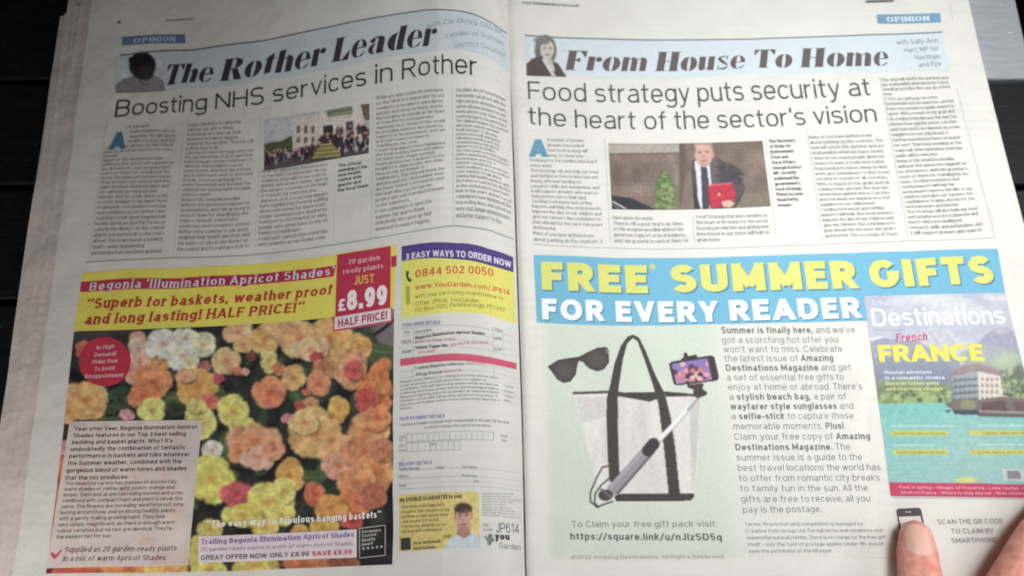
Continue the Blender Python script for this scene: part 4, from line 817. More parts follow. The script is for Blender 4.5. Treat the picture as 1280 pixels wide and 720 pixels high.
pc.ell(583, 650, 6, 11, (228, 180, 158), .9, 0, .5); pc.ell(575, 644.5, 2.2, 1, (112, 78, 72), .5); pc.ell(583, 644, 2.2, 1, (112, 78, 72), .5); pc.ell(575, 642, 2.8, .7, (134, 98, 84), .6); pc.ell(583.5, 641.5, 2.8, .7, (134, 98, 84), .6); pc.ell(579, 655.5, 4.2, 1.1, (160, 88, 84), .5); pc.ell(579, 650, 1.8, 2.2, (192, 134, 114), .7); pc.ell(579, 660, 6, 2, (196, 142, 122), .8)
pc.mottle(3, .03, 5)
pc.build('guarantee_panel', 1.2)
text(LP, 'guarantee_text', 'My DOUBLE GUARANTEE to you!', (500, 628), (577, 622.5), 5.2, (88, 80, 56), 3, BOLD)
for k, s_ in enumerate(('I guarantee to be happy with', 'my plants, they will arrive in top', 'condition or I will replace them', 'I will refund you in full', 'if you are not delighted, so you', 'can buy with confidence')): text(LP, 'guarantee_text', s_, (502, 635.5 + k * 6.2), (502 + (54, 60, 58, 46, 56, 50)[k], 632.5 + k * 6.2), 3.8, (124, 114, 72), 3, SANS_S)
quad(LP, 'stamp', [(501, 673), (513, 672), (513.5, 687), (501, 688)], (72, 68, 70), 3); text(LP, 'guarantee_text', 'Peter McDermott', (517, 681), (551, 678.5), 3.8, (96, 88, 64), 3, SANS_SB); text(LP, 'guarantee_text', 'Head Gardener', (517, 687.5), (545, 685.5), 3.8, (96, 88, 64), 3, SANS_SB); text(LP, 'guarantee_text', 'Peter', (553, 674), (564, 672), 5, (90, 84, 70), 3, Face(.12, shear=.4, arcn=5))
column(LP, 'small_print', [(603, 615), (651, 616), (652, 649), (603, 645)], 9, TERMS[::-1], (126, 128, 132), SANS_S, chars=26, capk=.5)
text(LP, 'advert_code', 'Ad', (604, 658), (610, 658), 4, (140, 142, 150), 2, SANS_S); text(LP, 'advert_code', 'Code', (604, 664), (616, 664), 4, (140, 142, 150), 2, SANS_S); text(LP, 'advert_code', 'JP614', (620, 665.5), (649, 667), 12, (92, 88, 120), 2, LIGHT)
text(LP, 'advert_logo', 'you', (619, 674.5), (637, 675), 8.5, (64, 60, 66), 2, HEAVY); text(LP, 'advert_logo', 'Garden', (624, 685), (651, 688), 7.5, (150, 154, 156), 2, REG)
for cx, cy, r_ in ((613, 670, 2.6), (610, 674, 2.4), (615, 675, 2.8), (612, 679, 2.8), (607, 671, 1.2)): poly(LP, 'advert_logo_flower', [(cx + r_ * math.cos(t), cy + r_ * math.sin(t)) for t in np.linspace(0, 6.283, 11)[:-1]], (112, 150, 128) if cy > 671 else (120, 124, 124), 2 + cx * .002)

# ------------------------------------------------------------------ printing, second page
RC = (134, 134, 134)
quad(RP, 'section_tag', [(1095.5, 18), (1175, 16.3), (1176.5, 28), (1097, 29.8)], (112, 162, 194), 1)
text(RP, 'section_name', 'OPINION', (1109, 27.5), (1162, 26), 6.6, (222, 234, 240), 2, Face(.22, serif=True, contrast=.5, arcn=5))
quad(RP, 'masthead_band', [(656, 44.5), (1178, 40.5), (1188, 89), (658, 94)], (209, 223, 230), 1)
rules(RP, 'masthead_rule', [([(656, 44), (1178, 40)], 1.5)], (108, 128, 142), 2)
pc = Pic(RP, [(656, 42), (709, 44), (710, 96), (658, 94.5)], (209, 223, 230), .7)
pc.ell(682, 63, 13.5, 19.5, (124, 116, 112)); pc.poly([(658, 95), (658, 80), (664, 74), (675, 70), (690, 76), (698, 80), (708, 96)], (92, 80, 80)); pc.ell(684, 62, 8.5, 12, (206, 196, 190)); pc.poly([(678, 72), (689, 72), (694, 88), (690, 90)], (198, 188, 182)); pc.poly([(677, 74), (682, 74), (695, 95), (690, 95)], (216, 210, 206)); pc.ell(680.5, 60, 1.8, .9, (110, 100, 98), .6); pc.ell(687.5, 60, 1.8, .9, (110, 100, 98), .6); pc.ell(684, 68.5, 3.2, 1.2, (150, 116, 112), .5); pc.ell(678, 50, 10, 6, (134, 126, 120), .4); pc.mottle(4, .03)
pc.build('author_portrait', 2, keep=((pc.Y > 46.5) | (pc.ellm(682, 63, 13.5, 19.5) > .1)))
text(RP, 'masthead_title', 'From House To Home', (705, 87.3), (1110, 81.8), 24.5, (108, 96, 98), 3, FAT)
for s_, a, b in (('with Sally-Ann', (1121, 56), (1173, 53)), ('Hart, MP for', (1131, 66), (1174, 63)), ('Hastings', (1144, 75), (1175, 73)), ('and Rye', (1149, 84), (1177, 82))): text(RP, 'byline', s_, a, b, 6, (158, 170, 176), 3, SANS_S)
text(RP, 'headline', 'Food strategy puts security at', (660.5, 123.7), (1089, 119.3), 22.3, (96, 96, 98), 3, LIGHT)
text(RP, 'headline', "the heart of the sector's vision", (660.5, 155.2), (1097, 152), 22.3, (96, 96, 98), 3, LIGHT)
text(RP, 'drop_cap', 'A', (662.5, 196), (684, 196), 22, (92, 158, 186), 3, Face(.30, serif=True, sq=2.1))
column(RP, 'column_text', [(661, 170), (744, 172), (757, 305), (667, 302)], 20, FOOD[:1] + rot(FOOD, 6), RC, chars=33, first=(4, .27))
column(RP, 'column_text', [(766, 268), (852, 269), (862, 303.5), (768, 304)], 5, ["here and in the world."] + rot(FOOD, 1), RC, chars=33)
column(RP, 'column_text', [(870, 267), (960, 265), (967, 300), (872, 303)], 5, ["Food Strategy that puts security at the heart of its vision for the sector. Boosting production and driving new investment in our farms will help us grow more."], RC, chars=33)
column(RP, 'column_text', [(1011, 168), (1104, 165), (1123, 295), (1032, 298)], 20, rot(FOOD, 2), RC, chars=33)
column(RP, 'column_text', [(1101, 97), (1186, 94), (1230, 290), (1139, 294)], 31, rot(FOOD, 3) + rot(NHS, 5), RC, chars=33)
lines_block(RP, 'photo_caption', ['The Secretary', 'of State for', 'Environment,', 'Food and', 'Rural Affairs,', 'George Eustice', 'MP, recently', 'published the', "government's", 'food strategy.', 'Photo by Leon', 'Neal/Getty', 'Images'], [(961.5, 178.5), (997, 177), (1009, 257), (973, 258.5)], (98, 98, 98), BODYB, 4.3, lift=3)
rules(RP, 'column_rule', [([(756, 172), (763, 304)], .7), ([(866, 269), (868, 303)], .6), ([(1009, 166), (1029, 303)], .7), ([(1100, 97), (1136, 300)], .7), ([(1196, 110), (1244, 297)], .6), ([(957, 172), (971, 306)], .6)], (188, 192, 194), 2)
rules(RP, 'section_rule', [([(667, 305), (1243, 297)], .8)], (176, 178, 178), 2)
rules(RP, 'crease_shade', [([(1086, 697), (1122, 699)], .7)], (206, 200, 196), 1)  # shade of a crease laid on as a flat tinted line
# photograph of a man with a red folder
pc = Pic(RP, [(760.5, 179), (953, 176), (963.5, 258), (765, 261.5)], (132, 114, 104), .75)
pc.mottle(14, .07, 7); by = ((pc.Y - 176) % 5 < .9).astype(float) * .18; pc.put(by, (96, 84, 78)); pc.put(((pc.X + 5 * (((pc.Y - 176) // 5) % 2)) % 11 < 1.2) * .12, (100, 86, 80))
pc.poly([(760, 178), (848, 177), (849, 191), (761, 192)], (178, 168, 158)); pc.put(((pc.Y < 181) & (pc.X < 848)) * 0.3, (140, 128, 120)); pc.line([(761, 192.5), (849, 191.5)], 1.5, (104, 90, 84)); pc.poly([(849, 177), (856, 177), (858, 215), (851, 260), (849, 260)], (112, 94, 88)); pc.poly([(915, 242), (964, 240), (964, 260), (915, 260)], (132, 122, 104)); pc.poly([(790, 212), (800, 210), (802, 228), (792, 228)], (112, 98, 92)); pc.poly([(840, 205), (849, 205), (849, 232), (842, 232)], (160, 150, 140), .4)
pc.poly([(764, 262), (764, 244), (790, 248), (820, 262)], (58, 56, 62)); pc.line([(766, 252), (782, 261)], 2, (200, 202, 206)); pc.line([(766, 256), (774, 261)], 1.2, (140, 144, 150))
pc.ell(831, 240, 12, 25, (96, 120, 72), .3)
for i in range(260): a = fr.uniform(0, 1); x = 831 + fr.uniform(-1, 1) * 11.5 * math.sqrt(max(.1, 1 - (1 - a) ** 2)); y = 216 + a * 45; pc.ell(x, y, 1.9, 1.5, [(104, 132, 74), (130, 156, 92), (78, 104, 62), (150, 168, 110)][fr.integers(4)], .5)
pc.poly([(866, 200), (873, 196), (884, 203), (895, 197), (912, 206), (926, 222), (932, 236), (926, 250), (918, 262), (868, 262), (867, 240), (864, 222)], (92, 84, 88)); pc.poly([(868, 202), (874, 197), (889, 199), (889, 262), (873, 262), (871, 226)], (214, 214, 222)); pc.poly([(876, 208), (883, 207), (888, 240), (886, 262), (878, 262)], (72, 76, 92)); pc.poly([(866, 226), (870, 240), (876, 262), (868, 262)], (66, 60, 64)); pc.poly([(886, 200), (896, 197), (904, 235), (890, 236)], (104, 96, 100))
for i in range(26): pc.ell(fr.uniform(898, 926), fr.uniform(208, 230), 5, 2, (78, 72, 78), .6, fr.uniform(-30, 30))
pc.poly([(884, 231), (914, 228), (920, 240), (916, 258), (888, 260)], (196, 34, 62)); pc.poly([(884, 231), (914, 228), (915, 230), (885, 233)], (224, 88, 104)); pc.line([(884, 231), (888, 260)], 1, (150, 24, 48)); pc.ell(899, 243, 1.8, 1.8, (222, 190, 130), .4); pc.poly([(902, 252), (912, 250), (919, 254), (914, 259), (904, 259)], (220, 176, 160))
pc.ell(880, 192.5, 11.5, 15, (208, 164, 148)); pc.ell(879, 181, 11.5, 6, (170, 142, 128), .3); pc.ell(879, 184, 10, 3.5, (214, 172, 156), .5); pc.ell(891, 194, 2, 3.5, (196, 142, 130), .3); pc.ell(875, 190.5, 2.2, .9, (120, 88, 84), .5); pc.ell(884, 190, 2.2, .9, (120, 88, 84), .5); pc.ell(880, 201, 4, 1, (156, 96, 94), .6); pc.ell(880, 196, 2, 2.2, (196, 142, 130), .6); pc.poly([(872, 204), (888, 204), (882, 209), (877, 209)], (198, 150, 136))
pc.mottle(2.5, .03, 8); pc.build('news_photo', 2)

# summer gifts advert
BL_ = (98, 182, 216)
pc = Pic(RP, [(668, 398), (1128, 396), (1165, 702), (681, 704)], (229, 226, 218), 2.6)
ed = np.clip((pc.X - (674 + (pc.Y - 400) * .03)) / 14, 0, 1) * np.clip((702 - pc.Y) / 8, 0, 1); m1 = ed * np.clip(((905 + (pc.Y - 400) * .11) - pc.X) / 30, 0, 1); m2 = ed * np.clip(((1068 + (pc.Y - 400) * .13) - pc.X) / 26, 0, 1)
pc.put(m2 * .55, (218, 220, 212)); pc.put(m1 * .92, (206, 219, 203)); pc.mottle(30, .008); al = np.maximum(m1, m2)
pc.build('advert_tint', .8, keep=al > .02)
quad(RP, 'advert_banner', [(667, 318.8), (1247, 311), (1262.5, 397), (671, 403.2)], BL_, 1.4)
SHD = (62, 128, 158); FY = (222, 224, 100)
GIFT = Face(.265, sq=2.15, track=.12, arcn=12); GW = Face(.245, sq=2.15, track=.13, arcn=10)
for s_, a, b, cp in (('FREE', (677.5, 362), (810.5, 366.5), 35), ('SUMMER', (840, 365.8), (1073.5, 360.5), 35), ('GIFTS', (1089.5, 359.8), (1244, 354.4), 34.5)):
    text(RP, 'banner_shadow', s_, (a[0] + 1.8, a[1] + 1.8), (b[0] + 1.8, b[1] + 1.8), cp, SHD, 2, GIFT); text(RP, 'banner_title', s_, a, b, cp, FY, 3, GIFT)
text(RP, 'banner_title', '*', (812.5, 353), (821, 353), 24, (206, 214, 120), 3, Face(.075, arcn=5))
for s_, a, b in (('FOR', (678, 399), (755.5, 401.3)), ('EVERY', (770.5, 402), (898.5, 402.2)), ('READER', (913, 401), (1077.5, 397.3))):
    text(RP, 'banner_shadow', s_, (a[0] + 1.5, a[1] + 1.6), (b[0] + 1.5, b[1] + 1.6), 26, (70, 132, 166), 2, GW); text(RP, 'banner_title', s_, a, b, 26, (236, 240, 247), 3, GW)
# bag, glasses and stick
pc = Pic(RP, [(681, 409), (906, 409), (918, 642), (686, 642)], (207, 219, 204), .75)
DK = (70, 65, 62)
G = [(684, 458), (697, 450), (710, 447.5), (723, 446), (732.5, 441), (747, 434.5), (758.5, 433.5), (761, 437.5), (761.7, 453), (755, 462), (746, 464.5), (735, 460), (728.5, 452.5), (723.7, 451.2), (721.8, 456), (720, 468), (713.7, 477), (704, 479), (696, 474), (689, 464)]
pc.poly(G, (76, 70, 68)); pc.ell(706, 463, 11, 11, (90, 84, 82), .5); pc.ell(746, 449, 12, 10, (88, 82, 80), .5); pc.poly([(757, 435), (761, 437), (761, 443), (757, 441)], (120, 120, 124))
pc.poly([(717, 493), (760, 491), (800, 497), (875, 494), (873, 560), (868, 622), (777, 623), (752, 615), (743, 590)], (222, 220, 213)); pc.poly([(717, 493), (745, 492), (752, 560), (757, 612), (748, 608), (742, 590)], (228, 226, 220)); pc.put(pc.polym([(774, 500), (822, 502), (840, 600), (836, 617), (777, 617)]) * np.clip(.5 + .5 * np.sin(pc.X / 7), 0, 1) * .12, (160, 158, 156)); pc.poly([(862, 500), (875, 495), (869, 600), (864, 617)], (186, 184, 182), .6); pc.put(pc.polym([(720, 496), (757, 496), (757, 520), (726, 530)]) * .35, (180, 178, 178))
for i in range(16): x_ = fr.uniform(725, 868); pc.put(pc.polym([(717, 495), (875, 496), (868, 622), (777, 623), (743, 592)]) * pc.ellm(x_, fr.uniform(510, 605), fr.uniform(4, 10), fr.uniform(16, 40), 1.0, fr.uniform(-18, 18)) * .28, [(230, 229, 223), (192, 190, 186)][i % 2])
pc.line([(717, 491.5), (760, 490), (800, 494), (830, 491), (852, 492.5), (874, 495)], 3, DK); pc.poly([(770, 491), (830, 490), (826, 497), (812, 502), (795, 499), (772, 495)], DK); pc.poly([(832, 489), (860, 495), (832, 496)], DK)
pc.poly([(762, 602), (759, 560), (758, 500), (763, 480), (768, 455), (776, 432), (784, 421), (791, 418), (799, 422), (807, 438), (819, 468), (831, 492), (838, 520), (844, 560), (850, 618), (836, 618), (830, 560), (823, 505), (815, 478), (805, 448), (797, 427), (791, 422.5), (784, 430), (779, 448), (774, 480), (772, 500), (773, 560), (775, 602)], DK)
pc.poly([(777, 617), (868, 617), (867, 622), (863, 626), (770, 627), (768, 620)], DK)
pc.line([(874, 496), (846, 527), (821, 553)], 6.5, (236, 235, 233)); pc.line([(874, 496), (860, 512)], 3.5, (176, 170, 172)); pc.line([(875, 498), (848, 529), (823, 555)], 1, (160, 158, 160))
pc.line([(813, 560), (766, 612)], 14.5, (152, 146, 154)); pc.line([(810, 558), (763, 609)], 4, (170, 162, 172)); pc.line([(817, 565), (772, 617)], 3, (104, 98, 106)); pc.line([(817, 555), (810, 563)], 15, (64, 58, 60)); pc.ell(757, 619, 9, 7, (76, 70, 70)); pc.line([(752, 612), (764, 622)], 3, (110, 104, 108))
for L in ([(763, 582), (753, 584), (746, 597), (738, 615), (738, 627), (746, 634), (756, 630), (766, 627)], [(764, 596), (752, 606), (744, 617), (743, 628), (748, 634)]): pc.line(L, 1.8, (70, 64, 66))
pc.poly([(836, 455), (839, 452), (889, 444), (893, 446), (899, 472), (896, 476), (846, 482), (842, 480)], (68, 58, 62)); S4 = [(839.5, 455), (884, 447.5), (890, 474.5), (845.5, 480)]; sm = pc.polym(S4); pc.put(sm, (136, 112, 188)); pc.put(sm * np.clip((pc.Y - 458) / 16, 0, 1) * .8, (196, 132, 168))
for i in range(34): x, y = fr.normal(868, 9), fr.normal(468, 6); pc.put(pc.ellm(x, y, 3.4, 3.4, .5) * sm, [(96, 54, 76), (208, 120, 104), (226, 150, 170), (60, 48, 84), (232, 180, 170)][fr.integers(5)])
pc.poly([(855, 446), (871, 443), (872, 447), (850, 450)], (62, 56, 58)); pc.ell(857, 443.5, 2.6, 3, (62, 56, 58)); pc.poly([(858, 481), (880, 479), (878, 486), (884, 490), (883, 494), (872, 498), (866, 494), (867, 487), (860, 485)], (74, 64, 68)); pc.mottle(3, .012, 3)
inked = (np.abs(pc.c - np.array([207, 219, 204])).max(1) > 9) | (pc.polym([(717, 491), (760, 490), (800, 497), (875, 494), (873, 560), (868, 622), (777, 626), (752, 616), (742, 590)]) > 0)
idx = inked.reshape(pc.ny, pc.nx); dil = idx.copy(); dil[1:] |= idx[:-1]; dil[:-1] |= idx[1:]; dil[:, 1:] |= idx[:, :-1]; dil[:, :-1] |= idx[:, 1:]
pc.build('gift_picture', 1.8, keep=dil.ravel())
text(RP, 'advert_text', 'To Claim your free gift pack visit:', (714.5, 659), (897, 658.5), 8, (142, 146, 140), 2, REG); text(RP, 'advert_link', 'https://square.link/u/nJIzSD5q', (713, 674.5), (902.5, 675.5), 8.6, (98, 100, 98), 2, Face(.18, arcn=7))
text(RP, 'advert_text', '©2022 Amazing Destinations. All Rights Reserved.', (714, 699), (906, 698), 4.8, (158, 162, 156), 2, SANS_S)
B_, R_ = Face(.19, arcn=7, track=.15), Face(.10, arcn=7, track=.17)
PAR = [([('Summer is finally here, ', B_), ('and we’ve', R_)], 902, 1069), ([('got a scorching hot offer you', R_)], 903, 1048), ([('won’t want to miss. Celebrate', R_)], 904.5, 1053), ([('the latest issue of ', R_), ('Amazing', B_)], 906, 1042), ([('Destinations Magazine ', B_), ('and get', R_)], 907.5, 1064), ([('a set of essential free gifts to', R_)], 909, 1055),
 ([('enjoy at home or abroad. There’s', R_)], 910.5, 1078), ([('a ', R_), ('stylish beach bag,', B_), (' a pair of', R_)], 912, 1058), ([('wayfarer style sunglasses ', B_), ('and', R_)], 913.5, 1067), ([('a ', R_), ('selfie-stick ', B_), ('to capture those', R_)], 915, 1067), ([('memorable moments. ', R_), ('Plus!', B_)], 917, 1055), ([('Claim your free copy of ', R_), ('Amazing', B_)], 918, 1088), ([('Destinations Magazine. ', B_), ('The', R_)], 919.5, 1063),
 ([('summer issue is a guide to the', R_)], 921, 1078), ([('best travel locations the world has', R_)], 922.5, 1101), ([('to offer from romantic city breaks', R_)], 924, 1100), ([('to family fun in the sun. All the', R_)], 925.5, 1085), ([('gifts are free to receive, all you', R_)], 927, 1088), ([('pay is the postage.', R_)], 929, 1027)]
YB = [416.7, 429, 440.5, 452, 463.8, 475.7, 487.6, 500, 512, 524.2, 536.8, 549.8, 563, 575.8, 588.7, 601.6, 614.5, 627.7, 641]
for (rn, x0, x1), y in zip(PAR, YB): text(RP, 'advert_text', rn, (x0, y), (x1, y - .8), 8.2, (118, 118, 116), 2)
for k, (s_, x0, x1) in enumerate((('Terms: Promotion and competition is managed by', 931, 1079), ('Creative Path Group Ltd. For full terms and conditions visit', 932, 1104), ('madeofferzone.uk/terms. There is no charge for the free gift', 933.5, 1107), ('itself - only the cost of postage applies. Under 18s should', 935, 1104), ('seek the permission of the bill payer.', 936, 1041))): text(RP, 'advert_terms', s_, (x0, 657.5 + k * 8.4), (x1, 656.8 + k * 8.4), 4.6, (142, 142, 140), 2, SANS_S)
# magazine cover
MQ = [(1079.5, 370), (1256.5, 366), (1318, 623), (1113.5, 620)]
q_sh = [(x + 2, y + 3) for x, y in MQ]; poly(RP, 'cover_shadow', [MQ[0], MQ[1], q_sh[2], q_sh[3]], (196, 194, 196), 1.8)
pc = Pic(RP, MQ, (166, 172, 196), .8); X, Y = pc.X, pc.Y
pc.put(np.clip((Y - 366) / 60, 0, 1) * .3, (190, 194, 210)); pc.put(np.clip(pc.mottle(20, 0, 3) * .6, 0, 1) * (Y < 425) * .6, (206, 206, 216))
for a in [(1165, 374, 34, 7), (1190, 382, 30, 9), (1150, 368, 20, 5), (1215, 391, 24, 8), (1180, 395, 26, 8), (1245, 372, 16, 4)]: pc.ell(*a, (208, 206, 212), .9)
pc.poly([(1082, 424), (1100, 420), (1125, 425), (1140, 421), (1160, 416), (1140, 430), (1082, 432)], (226, 230, 238)); pc.poly([(1082, 428), (1105, 422), (1130, 426), (1150, 424), (1175, 432), (1200, 450), (1200, 480), (1085, 480)], (126, 132, 160))
pc.poly([(1145, 425), (1160, 412), (1172, 408), (1185, 413), (1200, 424), (1222, 428), (1235, 432), (1215, 445), (1170, 440)], (192, 190, 200)); pc.line([(1160, 414), (1172, 428), (1166, 434)], 2, (160, 158, 168)); pc.line([(1180, 412), (1192, 428)], 2, (168, 166, 176))
pc.poly([(1222, 430), (1232, 418), (1245, 410), (1258, 409), (1270, 418), (1282, 440), (1288, 470), (1225, 470)], (134, 132, 162)); pc.ell(1252, 414, 10, 3.5, (176, 160, 180), .6); pc.poly([(1200, 440), (1230, 432), (1262, 436), (1286, 450), (1292, 500), (1220, 500)], (142, 160, 140)); pc.ell(1255, 450, 16, 9, (160, 180, 138), .8); pc.ell(1235, 440, 16, 8, (146, 152, 160), .8)
pc.poly([(1085, 448), (1140, 446), (1180, 452), (1200, 470), (1192, 506), (1090, 506)], (112, 122, 146)); pc.poly([(1088, 476), (1130, 472), (1188, 480), (1190, 506), (1092, 506)], (122, 142, 104)); pc.poly([(1092, 492), (1186, 488), (1190, 505), (1096, 505)], (150, 176, 104)); pc.put(((Y > 478) & (Y < 505) & (X < 1186)) * np.clip(pc.mottle(6, 0, 5) * .5, 0, 1) * .6, (92, 108, 72))
for i in range(150): x, y = (fr.uniform(1245, 1290), fr.uniform(462, 500)) if i % 3 else (fr.uniform(1092, 1190), fr.uniform(486, 504)); pc.ell(x, y, fr.uniform(2, 4), fr.uniform(1.5, 3.5), [(122, 146, 92), (96, 120, 78), (164, 180, 120), (84, 100, 72)][fr.integers(4)], .6)
pc.ell(1274, 466, 8, 10, (86, 96, 78), .5)
pc.poly([(1096, 505), (1190, 503), (1318, 510), (1322, 606), (1112, 606)], (112, 194, 186)); tw = pc.polym([(1096, 505), (1190, 503), (1318, 510), (1322, 606), (1112, 606)]); pc.put(tw * np.clip((Y - 505) / 95, 0, 1) * .7, (152, 190, 188)); pc.put(tw * np.clip(.5 + .5 * np.sin(Y * 1.1 + np.sin(X / 9)), 0, 1) * .12, (182, 214, 206)); pc.put(tw * pc.ellm(1220, 560, 45, 40, 1.4) * .5, (168, 196, 194))
pc.poly([(1187, 472), (1191, 462), (1204, 456), (1222, 454), (1240, 458), (1252, 466), (1254, 472), (1248, 470), (1222, 464), (1210, 466), (1200, 470), (1188, 476)], (140, 114, 112)); pc.poly([(1190, 470), (1222, 465), (1224, 506), (1192, 508)], (142, 152, 160)); pc.poly([(1222, 464), (1250, 470), (1255, 500), (1224, 506)], (216, 204, 190))
for k in range(4):
    pc.line([(1191, 477 + k * 8), (1222, 473 + k * 8.4)], 1.6, (78, 86, 102)); 
    for j in range(4): pc.ell(1228 + j * 6, 474 + k * 8, 1.3, 2, (122, 104, 110), .5)
    for j in range(5): pc.ell(1194 + j * 6, 474 + k * 8.2, 1.3, 1.8, (86, 96, 112), .5)
pc.poly([(1180, 505), (1200, 498), (1222, 500), (1250, 496), (1320, 500), (1320, 522), (1228, 520), (1222, 517), (1195, 518), (1190, 512)], (122, 110, 104)); pc.poly([(1228, 504), (1256, 500), (1260, 516), (1226, 516)], (104, 84, 84)); pc.poly([(1266, 502), (1320, 502), (1320, 514), (1270, 514)], (112, 92, 92)); pc.ell(1210, 506, 10, 7, (142, 146, 110), .5); pc.poly([(1190, 513), (1222, 512), (1224, 518), (1194, 518)], (70, 78, 96)); pc.line([(1224, 519), (1320, 521)], 3, (92, 92, 96)); pc.ell(1185, 514, 3, 1.5, (70, 90, 100), .4); pc.line([(1225, 514), (1318, 517)], 1.5, (186, 174, 168))
for (x0, x1, y) in ((1115, 1183, 541.5), (1119, 1183, 565), (1214, 1318, 541), (1215, 1318, 565)): pc.line([(x0, y), (x1, y)], 6.2, (206, 206, 92)); 
for (x0, x1, y) in ((1116, 1195, 532.5), (1117, 1170, 556.5), (1222, 1310, 532), (1222, 1310, 556)):
    for k in range(int((x1 - x0) / 3.2)): pc.line([(x0 + k * 3.2, y), (x0 + k * 3.2 + 1.6, y)], 2, (206, 224, 222), .6)
pc.poly([(1110, 603), (1318, 606), (1320, 626), (1113, 624)], (206, 46, 92)); pc.ell(1208, 600, 14, 3.4, (218, 212, 110), .5)
hz = np.clip((505 - Y) / 60, 0, 1) * .34 * (Y < 505); pc.put(hz, (214, 220, 232))
pc.poly([(1253, 586), (1278, 587), (1281, 601), (1254, 600)], (190, 204, 202)); 
for k in range(8): pc.line([(1259.5 + k * 2.1, 589), (1260.5 + k * 2.1, 598)], 1.2, (92, 82, 102))
pc.mottle(5, .018, 2); pc.build('magazine_cover', 2.2)
text(RP, 'cover_text', 'Amazing', (1089.5, 382.5), (1131, 380.5), 8, (214, 216, 226), 3, LIGHT); text(RP, 'cover_title', 'Destinations', (1091.5, 407.8), (1257.5, 404.5), 22, (248, 250, 252), 3, Face(.14, sq=2.4, track=.10))
rules(RP, 'cover_rule', [([(1094, 413), (1131, 412)], .8)], (150, 152, 172), 3)
text(RP, 'cover_text', 'French', (1120, 427.5), (1159, 425.5), 10.5, (212, 70, 130), 4.5, Face(.17, shear=.25, arcn=6)); text(RP, 'cover_title', 'FRANCE', (1099.5, 452.6), (1231.5, 451.2), 21.5, (236, 226, 66), 4, Face(.24, sq=2.1, track=.05, arcn=10))
for k, (s_, x1, c) in enumerate((('Mountain adventures', 1165, (212, 220, 232)), ('in a romantic riviera', 1180, (212, 220, 232)), ('Discover hidden gems', 1172, (206, 212, 150)), ('and charming villages', 1176, (206, 212, 120)))): text(RP, 'cover_text', s_, (1105.5 + k * .8, 467.5 + k * 6.9), (x1 + k, 467 + k * 6.9), 4.4, c, 3, SANS_SB)
for (x0, x1, y) in ((1118, 1181, 543.4), (1121, 1181, 567), (1228, 1300, 543), (1216, 1300, 567)): text(RP, 'cover_text', 'Beautiful escapes in the south' if x0 < 1200 else 'Castles, lakes and vineyards', (x0, y), (x1, y), 3.6, (148, 144, 60), 3, SANS_S)
text(RP, 'cover_text', 'Paris in spring - Villages of Provence - Loire castles - Normandy', (1124, 610.7), (1310, 612.5), 3.6, (240, 176, 196), 3, SANS_S); text(RP, 'cover_text', 'South of France - Where to stay and eat - Wine country - Coast', (1126, 617.2), (1305, 618.8), 3.6, (240, 176, 196), 3, SANS_S)
# phone drawing and its caption
ph = [(1120.5, 639), (1122, 636), (1148.5, 634.5), (1151.5, 637), (1165, 700), (1163, 703), (1134, 704), (1131, 701)]
poly(RP, 'phone_drawing', ph, (84, 78, 82), 2); poly(RP, 'phone_screen', [(1123.3, 646), (1150.5, 645), (1161.5, 697), (1134, 699)], (222, 218, 216), 3); text(RP, 'phone_speaker', '---', (1132, 641.5), (1139, 641.2), 4, (226, 222, 222), 3, HEAVY)
for s_, a, b in (('SCAN THE QR CODE', (1172.5, 655.5), (1254, 654.5)), ('TO CLAIM BY', (1189.5, 667.2), (1242.5, 666.6)), ('SMARTPHONE', (1190, 679), (1247, 678))): text(RP, 'scan_text', s_, a, b, 6.4, (146, 140, 144), 2, Face(.14, arcn=5))
# printing that shows on the sheets underneath
text(LP, 'page_folio', 'www.bexhillobserver.net', (207, 27), (241, 24.5), 2.6, (92, 84, 82), 1, SANS_SB); quad(LP, 'print_mark', [(147, 26.5), (150.5, 26), (150.5, 29), (147, 29.5)], (80, 70, 70), 1)
text(RU[0], 'page_folio', 'www.hastingsobserver.co.uk', (653, 4), (724, 8.5), 3.0, (120, 118, 116), 1, SANS_SB); quad(RU[0], 'print_mark', [(1082, .6), (1117, -.6), (1117.5, 2), (1082.5, 3.2)], (92, 92, 94), 1)
rules(RU[0], 'print_mark', [([(1187, 4), (1191, 25)], .9)], (196, 190, 184), 1)

# ------------------------------------------------------------------ hand
def P3(px, py, z): return np.array(unproject(px, py, z))
def skin_mat():
    m, nt, bs, lk = new_mat('skin')
    n = noise(nt, 150, 6, .65); n2 = noise(nt, 700, 4, .7)
    col = ramp(nt, n.outputs['Fac'], [(0.3, tuple(srgb((220, 130, 120)))), (0.7, tuple(srgb((250, 188, 170))))])
    lk.new(col, bs.inputs['Base Color']); bs.inputs['Roughness'].default_value = .48; bs.inputs['Subsurface Weight'].default_value = .25; bs.inputs['Subsurface Radius'].default_value = (.006, .002, .001)
    bs.inputs['Subsurface Scale'].default_value = 1.0
    # creases across the thumb joint, as relief
    v = nt.nodes.new('ShaderNodeTexVoronoi'); v.inputs['Scale'].default_value = 1100; g = nt.nodes.new('ShaderNodeNewGeometry'); lk.new(g.outputs['Position'], v.inputs['Vector'])
    b = nt.nodes.new('ShaderNodeBump'); b.inputs['Strength'].default_value = .25; b.inputs['Distance'].default_value = .0003; lk.new(v.outputs['Distance'], b.inputs['Height']); b2 = nt.nodes.new('ShaderNodeBump'); b2.inputs['Strength'].default_value = .6; b2.inputs['Distance'].default_value = .0006; lk.new(n2.outputs['Fac'], b2.inputs['Height']); lk.new(b.outputs[0], b2.inputs['Normal']); lk.new(b2.outputs[0], bs.inputs['Normal'])
    return m
M_SKIN = skin_mat()
